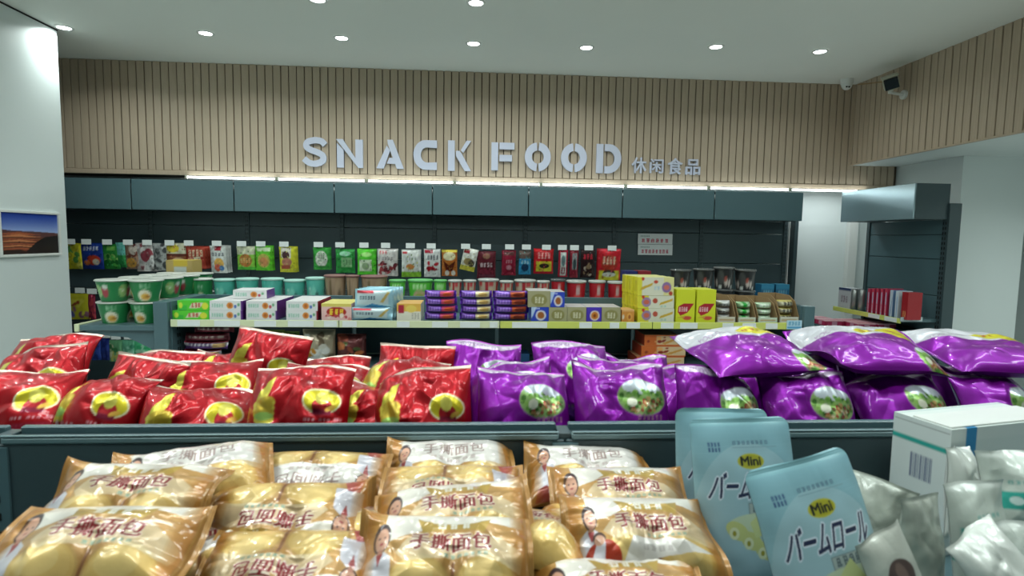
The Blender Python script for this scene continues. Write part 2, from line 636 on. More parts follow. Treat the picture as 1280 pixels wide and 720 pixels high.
for px, py, w in LAMPS:
    downlight(at_z(px, py, CEIL), 'round white downlight in the far row, ' + w)
downlight(at_z(595, 3, CEIL), 'round downlight at the top edge above the letter F, nearer row')
downlight(at_z(397, -1, CEIL), 'round downlight cut by the top edge above the letters NA, nearer row')
for k, (x, y) in enumerate([(-2.2, 2.4), (1.6, 2.6), (-2.6, 1.6), (-1.0, 1.9), (.6, 1.9), (2.2, 1.9), (-1.8, .4), (0, .4), (1.8, .4)]):
    r = downlight(Vector((x, y, CEIL)), 'round downlight beyond the frame, number %s of the lights nearer than the photo shows' % ('one', 'two', 'three', 'four', 'five', 'six', 'seven', 'eight', 'nine', 'ten', 'eleven')[k])

for k, (x, y) in enumerate([(4.75, 3.3), (4.75, 1.9)]):  # unseen downlights added to brighten the alcove and its column
    r = downlight(Vector((x, y, ZFR)), 'added round downlight in the low ceiling of the alcove beyond the frame, ' + ('farther', 'nearer') [k] + ' one')
    r.location.z = ZFR
    for c in r.children:
        if c.type == 'LIGHT': c.data.energy = DOWN_W * 1.8
# unseen long luminaires, added to light the near bags and bread
for k, (x, y) in enumerate([(-1.5, 1.25), (.3, 1.25), (2.1, 1.25), (-1.5, .4), (.3, .4), (2.1, .4)]):
    r = empty('added_linear_light', (x, y, CEIL))
    tag(r, 'added long white ceiling light over the near %s, %s, beyond the frame' % (('bags', 'bread')[k // 3], ('toward the left wall', 'in the middle', 'toward the right slats')[k % 3]), 'ceiling light', 'added long ceiling lights over the near aisle')
    box('housing', (-.62, -.06, -.05), (.62, .06, 0), M['white'], r, .004)
    box('diffuser', (-.6, -.05, -.056), (.6, .05, -.05), M['diffuser'], r)
    area('lamp', r, (0, 0, -.06), 1.18, ADDED_LIGHT_W, DOWN_COL, shape='RECTANGLE', size_y=.1)

# LED tubes under the bulkhead
for k in range(8):
    x = -2.27 + k * .828
    r = empty('led_tube', (x, YF - .045, ZFB - .02))
    tag(r, 'lit white LED tube on top of the wall shelving, %s' %
        ['above the third dark header panel', 'left of the letter A', 'below the letters CK', 'below the letters FO', 'below the letter D',
         'below the Chinese lettering', 'above the right end header panel', 'over the bare white wall'][k], 'LED tube', 'LED tubes under the slatted bulkhead')
    cyl('tube', (-.40, 0, 0), (.40, 0, 0), .009, M['led'], r, n=10)
    for s in (-1, 1): box('end_cap', (s * .404 - .008, -.015, -.014), (s * .404 + .008, .015, .018), M['cream'], r)
    area('lamp', r, (0, 0, -.0105), .78, LED_W, LED_COL, shape='RECTANGLE', size_y=.014)

# ---- sign letters
sign = empty('wall_sign', (0, YF - .016, 0))
tag(sign, 'raised lilac-white stencil lettering SNACK FOOD with small Chinese characters on oak slats', 'sign')


def arc(cx, cz, rx, rz, a0, a1, tw, n=20):
    """ring segment as outline points (angles in degrees, clockwise from the top)"""
    out, inn = [], []
    for i in range(n + 1):
        a = math.radians(a0 + (a1 - a0) * i / n)
        out.append((cx + rx * math.sin(a), cz + rz * math.cos(a)))
        inn.append((cx + (rx - tw) * math.sin(a), cz + (rz - tw * 1.0) * math.cos(a)))
    return out + inn[::-1]


def sign_letter(px0, px1, py0, py1, strokes, dep=.022):
    A, B = at(px0, py1, YF - .016), at(px1, py0, YF - .016)
    w, h = B.x - A.x, B.z - A.z
    bm = bmesh.new()
    for st in strokes:
        prism(bm, [(x * w, z * h) for x, z in st], 0, dep)
    bmesh.ops.recalc_face_normals(bm, faces=bm.faces[:])
    o = bm_obj('letter', bm, M['letter'], sign)
    o.location = (A.x, -dep + .0, A.z)
    return o


t = .27
S_path = [(.95, .80), (.80, .93), (.5, 1.0), (.2, .93), (.04, .74), (.14, .56), (.5, .49), (.72, .42), (.76, .29), (.6, .17), (.4, .15), (.18, .2), (.06, .27)]


def thick(path, tw, asp):
    P = [Vector((x, z * asp)) for x, z in path]
    L, R_ = [], []
    for i, p in enumerate(P):
        d = (P[min(i + 1, len(P) - 1)] - P[max(i - 1, 0)]).normalized()
        n_ = Vector((-d.y, d.x)) * tw / 2
        L.append(p + n_); R_.append(p - n_)
    return [(q.x, q.y / asp) for q in L + R_[::-1]]


def bez(pts, n=6):
    """smooth a path with Catmull-Rom"""
    out = []
    P = [Vector(p) for p in pts]
    P = [P[0] * 2 - P[1]] + P + [P[-1] * 2 - P[-2]]
    for i in range(1, len(P) - 2):
        for k in range(n):
            s = k / n
            out.append(.5 * ((2 * P[i]) + (P[i + 1] - P[i - 1]) * s + (2 * P[i - 1] - 5 * P[i] + 4 * P[i + 1] - P[i + 2]) * s * s +
                             (3 * P[i] - P[i - 1] - 3 * P[i + 1] + P[i + 2]) * s ** 3))
    out.append(P[-2])
    return [(p.x, p.y) for p in out]


Sp = bez([(.93, .74), (.78, .86), (.5, .89), (.22, .82), (.17, .67), (.34, .56), (.62, .48), (.83, .37), (.82, .2), (.55, .1), (.28, .12), (.06, .26)])
sign_letter(379, 409, 172, 208, [thick(Sp, .25, 1.2)])
sign_letter(421, 454, 175, 209.5, [[(.03, 0), (.28, 0), (.28, .62), (.03, .86)][:4], [(0, 1), (.25, 1), (.72, .34), (.72, 1), (1, 1), (1, 0), (.82, 0), (.03, .96)]])
sign_letter(471, 505, 175.5, 210.5, [[(0, 0), (.26, 0), (.5, .62), (.38, .80)], [(.40, 1.0), (.60, 1.0), (1, 0), (.74, 0), (.68, .17), (.38, .17), (.47, .37), (.60, .37), (.54, .52), (.42, .84)]])
sign_letter(517, 547, 176, 212, [[(.98, 1), (.98, .74)] + [(.58 + .27 * math.sin(math.radians(-a)), .5 + .26 * math.cos(math.radians(a))) for a in range(0, 181, 12)] +
                                 [(.98, .26), (.98, 0), (.56, 0)] + [(.5 + .5 * math.sin(math.radians(-a)), .5 + .5 * math.cos(math.radians(a))) for a in range(170, -1, -10)]])
sign_letter(560, 589, 176.5, 213.5, [[(0, 0), (.29, 0), (.29, 1), (0, 1)], [(.34, .5), (.72, 0), (1, 0), (.60, .56), (.50, .66), (.34, .66)], [(.55, .68), (.66, .60), (1, 1), (.80, 1)]])
sign_letter(614, 643, 179, 213, [[(0, 0), (.29, 0), (.29, 1), (0, 1)], [(.35, .76), (1, .76), (1, 1), (.35, 1)], [(.35, .33), (.9, .33), (.9, .56), (.35, .56)]])
for x0, x1, y0, y1 in ((655.5, 688.5, 179, 214), (700.5, 733.5, 180, 215)):
    sign_letter(x0, x1, y0, y1, [arc(.5, .5, .5, .5, 6, 174, .27), arc(.5, .5, .5, .5, 186, 354, .27)])
sign_letter(744.5, 776.5, 181, 216.5, [[(0, 0), (.27, 0), (.27, 1), (0, 1)], [(.33, 1), (.5, 1)] + [(.5 + .5 * math.sin(math.radians(a)), .5 + .5 * math.cos(math.radians(a))) for a in range(10, 171, 10)] +
                                       [(.5, 0), (.33, 0), (.33, .24), (.46, .24)] + [(.48 + .25 * math.sin(math.radians(a)), .5 + .26 * math.cos(math.radians(a))) for a in range(170, 9, -16)] + [(.46, .76), (.33, .76)]])
for ch, x0, x1, y0, y1 in (('休', 789, 808, 197, 216.5), ('闲', 811.5, 829, 199, 216.5), ('食', 833.5, 853, 198, 218), ('品', 856, 875, 199.5, 218.5)):
    c = bpy.data.curves.new('letter', 'FONT')
    c.body = ch
    c.extrude = .5
    c.offset = .016
    c.resolution_u = 3
    tmp = bpy.data.objects.new('letter', c)
    me = bpy.data.meshes.new_from_object(tmp)
    bpy.data.objects.remove(tmp)
    A, B = at(x0, y1, YF - .016), at(x1, y0, YF - .016)
    V = np.array([v.co[:] for v in me.vertices])
    lo, hi = V.min(0), V.max(0)
    V = (V - lo) / (hi - lo)
    V = np.stack([V[:, 0] * (B.x - A.x), -V[:, 2] * .02, V[:, 1] * (B.z - A.z)], -1)
    me.vertices.foreach_set('co', V.astype(np.float32).ravel())
    me.materials.clear()
    o = link_mesh('letter', me, M['letter'], sign)
    o.location = (A.x, 0, A.z)

# ---- dome camera and bullet camera
p = at(1066, 97, 5.32)
r = empty('dome_camera', (at_z(1066, 96, CEIL).x, 5.42, CEIL))
tag(r, 'small white dome security camera on the ceiling in the corner', 'security camera')
link_mesh('base', lathe_mesh('base', [(.0, -.05), (.05, -.05), (.056, -.04), (.058, 0)], 24), M['white'], r)
link_mesh('dome', lathe_mesh('dome', [(.002, -.1), (.02, -.097), (.036, -.085), (.046, -.068), (.049, -.05)], 24), M['white'], r)
for s in (-1, 1): cyl('camera_lens', (s * .012 - .012, -.036, -.078), (s * .012 - .014, -.045, -.082), .008, M['black'], r, n=12)
p = at_x(1131, 118.5, XR - .012)
r = empty('bullet_camera', (XR - .014, p.y, p.z))
tag(r, 'white bullet security camera with black face on bracket fixed to the right slats', 'security camera')
cyl('wall_plate', (0, 0, 0), (-.018, 0, 0), .04, M['white'], r)
cyl('arm', (-.018, 0, 0), (-.13, .0, .015), .012, M['white'], r, n=12)
cyl('arm_joint', (-.13, 0, .008), (-.13, 0, .05), .02, M['white'], r, n=12)
bm = bmesh.new()
bm_box(bm, (-.05, -.12, -.045), (.05, .10, .045), .012)
body = bm_obj('body', bm, M['cream'], r)
body.location = (-.135, .0, .10)
body.scale = (1.15, 1.15, 1.15)
body.rotation_euler = (math.radians(18), math.radians(-14), math.radians(-38))
box('front_glass', (-.045, -.126, -.04), (.045, -.118, .04), M['black'], body, .003)
box('sun_shield', (-.055, -.135, .046), (.055, .09, .054), M['cream'], body, .003)
cyl('cable', (-.16, .05, .12), (-.2, .34, .17), .005, M['kraft'], r, n=8)

# ---- framed photo on the left wall
A, B = at_x(1, 322, XL + .02), at_x(74.5, 266, XL + .02)
r = empty('framed_photo', (XL, A.y, A.z))
tag(r, 'white framed landscape photo of red desert hills under blue sky on left wall', 'picture')
W, H = B.y - A.y, B.z - A.z
fr = bmesh.new()
for lo, hi in (((.0, 0, 0), (.024, W, .018)), ((.0, 0, H - .018), (.024, W, H)), ((0, 0, .018), (.024, .02, H - .018)), ((0, W - .02, .018), (.024, W, H - .018))):
    bm_box(fr, lo, hi, .002)
bm_obj('frame', fr, M['white'], r)
a = Art(150, 100, '6a3a26')
for k in range(45):
    f = k / 45
    a.rect(0, .52 + f * .48, 1, 1, tuple(np.array([.62, .70, .88]) * (1 - f) + np.array([.09, .20, .58]) * f))
a.poly([(0, .6), (.2, .57), (.5, .56), (1, .52), (1, .4), (0, .4)], '5c3a3a')
for k in range(14):
    rr = random.Random(k)
    y = .5 - k * .03
    a.poly([(0, y), (.3, y + .05 * rr.random()), (.6, y - .02), (.75, y - .03), (.3, y - .03), (0, y - .02)], ['a5583a', '7a3d2c', 'c07a50', '4d2820'][k % 4])
a.poly([(.35, 0), (.6, .3), (.75, .42), (1, .46), (1, 0)], '171416')
a.poly([(.0, .1), (.3, .12), (.5, 0), (0, 0)], '2a1a18')
n, m = 70, 50
u, v = np.meshgrid(np.linspace(0, 1, n + 1), np.linspace(0, 1, m + 1))
V = np.stack([np.full_like(u, .012), .02 + u * (W - .04), .018 + v * (H - .036)], -1).reshape(-1, 3)
link_mesh('print', np_mesh('print', V, grid_quads(n, m), a.sample(n, m), False), M['photo'], r)

# ------------------------------------------------------------ back wall shelving
YH, YB = 5.42, 5.72
XJ = [-4.0 + .9 * k for k in range(9)]
XJ[8] = 3.185
ZHT, ZHB = 2.105, 1.832
ws = empty('wall_shelving', (0, YB, 0))
tag(ws, 'long dark teal steel wall shelving with header panels under the slatted wall', 'shelving')


def wp(name, lo, hi, m, bev=0.0, parent=None):
    return box(name, (lo[0], lo[1] - YB, lo[2]), (hi[0], hi[1] - YB, hi[2]), m, parent or ws, bev)


for k in range(8):
    x0, x1 = XJ[k] + .005, XJ[k + 1] - .005
    wp('header_panel', (x0, YH, ZHB), (x1, YH + .014, ZHT), M['steel'], .003)
    wp('header_top', (x0, YH + .014, ZHT - .012), (x1, YB, ZHT - .004), M['steeldark'])
    wp('header_underside', (x0, YH + .014, ZHB), (x1, YB, ZHB + .008), M['steeldark'])
    for z0, z1 in ((.1, .42), (.425, .755), (.76, 1.09), (1.095, 1.395), (1.4, 1.7), (1.705, 1.83)):
        wp('back_panel', (XJ[k] + .02, YB, z0), (XJ[k + 1] - .02, YB + .012, z1), M['steeldark'], .002)
wp('header_end', (XJ[8] - .012, YH + .014, ZHB), (XJ[8] - .002, YB, ZHT), M['steeldark'])
for k in range(9):
    x = XJ[k]
    up = wp('upright', (x - .02, YB - .012, 0), (x + .02, YB + .03, 2.1), M['steeldark'], .002)
    bm = bmesh.new()
    z = .3
    while z < 1.8:
        for s in (-1, 1): bm_box(bm, (x + s * .008 - .0025, -.0135, z), (x + s * .008 + .0025, -.0115, z + .022))
        z += .04
    sl = bm_obj('slots', bm, M['slot'], up)
    sl['kind'] = 'stuff'
wp('end_post', (3.26, YB - .04, 0), (3.30, YB + .06, 1.84), M['steeldark'], .002)
wp('end_seal', (3.225, YB + .0, 0), (3.235, YB + .02, 1.84), M['white'])
for k in range(8):
    wp('base_shelf', (XJ[k] + .01, YB - .45, .1), (XJ[k + 1] - .01, YB, .14), M['steel'], .002)
    wp('kick_plate', (XJ[k] + .01, YB - .44, 0), (XJ[k + 1] - .01, YB - .43, .1), M['steeldark'])

# notices on the back panels
for nm, y0, y1, words, lab in (('upper', 292.5, 305, '......', 'upper white notice with six red characters on the dark shelving back'),
                               ('lower', 306, 318.5, '........', 'lower white notice with longer red line on the dark shelving back')):
    A, B = at(797, y1, YB - .012), at(840.5, y0, YB - .012)
    w, h = B.x - A.x, B.z - A.z
    a = Art(240, 74, 'd3d8d8')
    a.marks(.09, .16, .9, .52, 'b04055', len(words), 2)
    a.marks(.07, .68, .34, .82, '6d8a86', 6)
    me = printed_box('notice', w, .006, h, a, nu=120, nv=36)
    place('notice', me, M['cardprint'], ((A.x + B.x) / 2, YB - .016, A.z), label=lab, cat='sign', group='notices on the back shelving')

# ------------------------------------------------------------ right-hand shelving unit
XU, XUB = 3.475, 3.775
YN, YE = 4.37, 5.28
ru = empty('side_shelving', (XUB, YN, 0))
tag(ru, 'single bay of teal steel shelving facing left against the white wall on the right', 'shelving')


def rp(name, lo, hi, m, bev=0.0, parent=None):
    return box(name, (lo[0] - XUB, lo[1] - YN, lo[2]), (hi[0] - XUB, hi[1] - YN, hi[2]), m, parent or ru, bev)


rp('header_panel', (XU, YN, ZHB - .01), (XU + .014, YE, ZHT), M['steellit'], .003)
rp('header_end', (XU + .014, YN, ZHB - .01), (XUB, YN + .012, ZHT), M['steeldark'], .002)
rp('header_end', (XU + .014, YE - .012, ZHB - .01), (XUB, YE, ZHT), M['steeldark'], .002)
rp('header_top', (XU + .014, YN + .012, ZHT - .012), (XUB, YE - .012, ZHT - .004), M['steeldark'])
rp('header_underside', (XU + .014, YN + .012, ZHB - .01), (XUB, YE - .012, ZHB), M['steeldark'])
for z0, z1 in ((.1, .5), (.505, .9), (.905, 1.20), (1.205, 1.5), (1.505, 1.7), (1.705, 1.822)):
    rp('back_panel', (XUB, YN + .05, z0), (XUB + .012, YE - .01, z1), M['steel'], .003)
rp('light_stop', (XUB + .0125, YN + .03, .1), (XUB + .02, YE, 1.822), M['steeldark'])  # added sheet that stops light leaking through the panel gaps
up = rp('upright', (XUB - .01, YN - .02, 0), (XUB + .09, YN + .045, 1.95), M['steeldark'], .002)
bm = bmesh.new()
z = .5
while z < 1.8:
    bm_box(bm, (-.0125, .004, z), (-.0095, .012, z + .022))
    bm_box(bm, (-.0125, .028, z), (-.0095, .036, z + .022))
    z += .04
bm_obj('slots', bm, M['slot'], up)['kind'] = 'stuff'
up = rp('upright', (XUB - .01, YE - .01, 0), (XUB + .05, YE + .03, 1.95), M['steeldark'], .002)
ZS2 = 1.012
rp('shelf', (XU - .01, YN + .03, ZS2 - .025), (XUB, YE - .01, ZS2), M['steel'], .002)
rp('price_strip', (XU - .025, YN + .03, ZS2 - .035), (XU - .01, YE - .01, ZS2 + .005), M['strip'], .002)
for k in range(2):
    rp('price_card', (XU - .0265, YN + .06 + k * .2, ZS2 - .032), (XU - .025, YN + .2 + k * .2, ZS2 + .003), M['card'])
rp('base_shelf', (3.1, YN + .2, .86), (XUB, YE - .05, .885), M['steel'], .002)
rp('base', (3.14, YN + .22, 0), (XUB, YE - .07, .86), M['steeldark'], .002)

# ------------------------------------------------------------ middle gondola
GY = 3.22
ZG = at(625, 402.5, GY).z             # top face of the front shelf
GX = [-1.665, -.755, .145, 1.03, 1.925]
GC = 3.62
ZP = 1.62 - .372
gd = empty('gondola', (0, GC, 0))
tag(gd, 'middle grey-teal double-sided gondola with yellow-green price strip stacked with biscuits and cups', 'shelving')


def gp(name, lo, hi, m, bev=0.0, parent=None):
    return box(name, (lo[0], lo[1] - GC, lo[2]), (hi[0], hi[1] - GC, hi[2]), m, parent or gd, bev)


for k in range(4):
    x0, x1 = GX[k] + .002, GX[k + 1] - .002
    gp('shelf', (x0, GY + .012, ZG - .028), (x1, GC, ZG), M['steel'], .002)
    st = gp('price_strip', (x0, GY, ZG - .036), (x1, GY + .011, ZG + .004), M['strippale'] if k < 2 else M['strip'], .002)
    for z0, z1 in ((.12, .5), (.504, .88), (.884, ZP)):
        gp('back_panel', (x0 + .01, GC, z0), (x1 - .01, GC + .03, z1), M['steel'], .002)
    gp('rear_shelf', (x0 - (.07 if k == 0 else 0), GC + .03, ZP - .125), (x1, GC + .42, ZP - .1), M['steel'], .002)
    gp('lower_shelf', (x0, GY - .02, ZG - .30), (x1, GC, ZG - .275), M['steel'], .002)
    gp('base_shelf', (x0, GY - .05, .1), (x1, GC + .42, .14), M['steel'], .002)
    gp('kick_plate', (x0, GY - .04, 0), (x1, GY - .03, .1), M['steeldark'])
cards = [(222, 250), (268, 300), (318, 345), (360, 392), (405, 421), (428, 446), (496, 512), (540, 560), (575, 600), (612, 622), (640, 684), (724, 740),
         (762, 774), (783, 800), (826, 842), (850, 872), (903, 917), (928, 945), (957, 972)]
for c0, c1 in cards:
    A, B = at(c0, 409, GY), at(c1, 404, GY)
    pc = gp('price_card', (A.x, GY - .002, ZG - .033), (B.x, GY, ZG + .001), M['card'])
gp('end_panel', (GX[0] - .006, GY + .02, .0), (GX[0], GC + .03, ZP), M['steel'], .001)
gp('end_panel', (GX[4], GY + .02, .0), (GX[4] + .006, GC + .03, ZP), M['steel'], .001)
for x0, x1 in ((GX[0] - .082, GX[0] - .006), (GX[4] + .006, GX[4] + .07)):
    up = gp('upright', (x0, GY - .01, 0), (x1, GY + .06, ZP), M['steel'], .003)
    bm = bmesh.new()
    z = .6
    while z < ZP - .04:
        for y in (GY + .075, GY + .095):
            s = GX[0] if x0 < 0 else GX[4]
            bm_box(bm, (s - .0015, y - GC, z), (s + .0015, y + .008 - GC, z + .022))
        z += .04
    bm_obj('slots', bm, M['slot'], up)['kind'] = 'stuff'
# end cap shelves on the left end
ZE = at(150, 404, 3.3).z
gp('end_cap_panel', (GX[0] - .082, GY + .06, 0), (GX[0] - .006, GC + .04, ZP), M['steel'], .002)
gp('end_cap_shelf', (-2.14, GY + .0, ZE - .03), (GX[0] - .082, GC + .44, ZE), M['steel'], .003)
gp('end_cap_strip', (-2.165, GY - .005, ZE - .035), (-2.14, GC + .44, ZE + .006), M['strippale'], .002)
bm = bmesh.new()
prism(bm, [(-2.12, ZE - .03), (GX[0] - .082, ZE - .03), (GX[0] - .082, ZE - .17), (GX[0] - .12, ZE - .13), (-1.9, ZE - .07), (-2.12, ZE - .05)], GY + .02 - GC, GY + .028 - GC)
bm_obj('shelf_bracket', bm, M['steel'], gd)
gp('end_cap_shelf', (-2.14, GY + .0, ZE - .42), (GX[0] - .082, GC + .44, ZE - .39), M['steel'], .003)

# ------------------------------------------------------------ near gondola
NY = .93
ZR = CAM_Z - .3495 * NY               # top of the near back panel
ZN = CAM_Z - .52 * NY                 # bread shelf
ZBG = ZR - .118                         # shelf behind the rail carrying the bags
NX = [-1.66, -.757, .155, 1.06, 1.96]
ng = empty('near_gondola', (0, NY, 0))
tag(ng, 'near teal steel gondola with the bread shelf in front and snack bags behind its rail', 'shelving')


def np_(name, lo, hi, m, bev=0.0, parent=None):
    return box(name, (lo[0], lo[1] - NY, lo[2]), (hi[0], hi[1] - NY, hi[2]), m, parent or ng, bev)


for k in range(4):
    x0, x1 = NX[k] + .011, NX[k + 1] - .011
    np_('back_panel', (x0 - .009, NY, ZN - .02), (x1 + .009, NY + .008, ZR - .012), M['steeldark'], .0015)
    np_('back_panel', (x0 - .009, NY, .45), (x1 + .009, NY + .008, ZN - .024), M['steeldark'], .0015)
    rl = np_('top_rail', (x0, NY - .002, ZR - .012), (x1, NY + .012, ZR), M['rail'], .003)
    np_('rail_bead', (x0, NY - .002, ZR), (x1, NY + .003, ZR + .003), M['rail'], .001, rl)
    np_('rear_lip', (x0, NY + .04, ZR - .014), (x1, NY + .052, ZR + .004), M['steel'], .002)
    np_('rail_channel', (x0, NY + .012, ZR - .018), (x1, NY + .04, ZR - .008), M['steeldark'])
    np_('bread_shelf', (x0 - .008, .36, ZN - .025), (x1 + .008, NY - .001, ZN), M['steel'], .002)
    np_('shelf_lip', (x0 - .008, .345, ZN - .03), (x1 + .008, .36, ZN + .03), M['rail'], .002)
    np_('rear_shelf', (x0 - .008, NY + .052, ZBG - .025), (x1 + .008, 1.66, ZBG), M['steel'], .002)
    np_('base_shelf', (x0 - .008, .36, .1), (x1 + .008, 1.66, .14), M['steel'], .002)
    np_('kick_plate', (x0, .38, 0), (x1, 1.62, .1), M['steeldark'])
for k in range(5):
    x = NX[k]
    up = np_('upright', (x - .011, NY + .009, 0), (x + .011, NY + .05, ZR - .003), M['steeldark'], .001)
    fp = np_('joint_plate', (x - .022, NY - .0035, ZN - .3), (x + .022, NY + .0, ZR - .016), M['steel'])
    bm = bmesh.new()
    z = ZR - .033
    while z > ZN:
        for s in (-1, 1): bm_box(bm, (x + s * .0065 - .0015, -.0045, z - .012), (x + s * .0065 + .0015, -.0032, z))
        z -= .03
    bm_obj('slots', bm, M['slot'], fp)['kind'] = 'stuff'
# ------------------------------------------------------------ hanging packs on the back wall shelving
YT = 5.44


def hook(px, py):
    """wire peg with its price tag, a part of the wall shelving"""
    p = at(px, py, YT)
    h = cyl('peg_hook', (p.x, 0, p.z - .03), (p.x, YT - YB, p.z - .03), .003, M['chrome'], ws, n=6)
    box('price_tag', (p.x - .042, YT - YB - .004, p.z - .024), (p.x + .042, YT - YB - .001, p.z + .024), M['card'], h)
    return p


def leaf_art(bg, W=90, H=110, seed=1):
    return Art(W, H, bg)


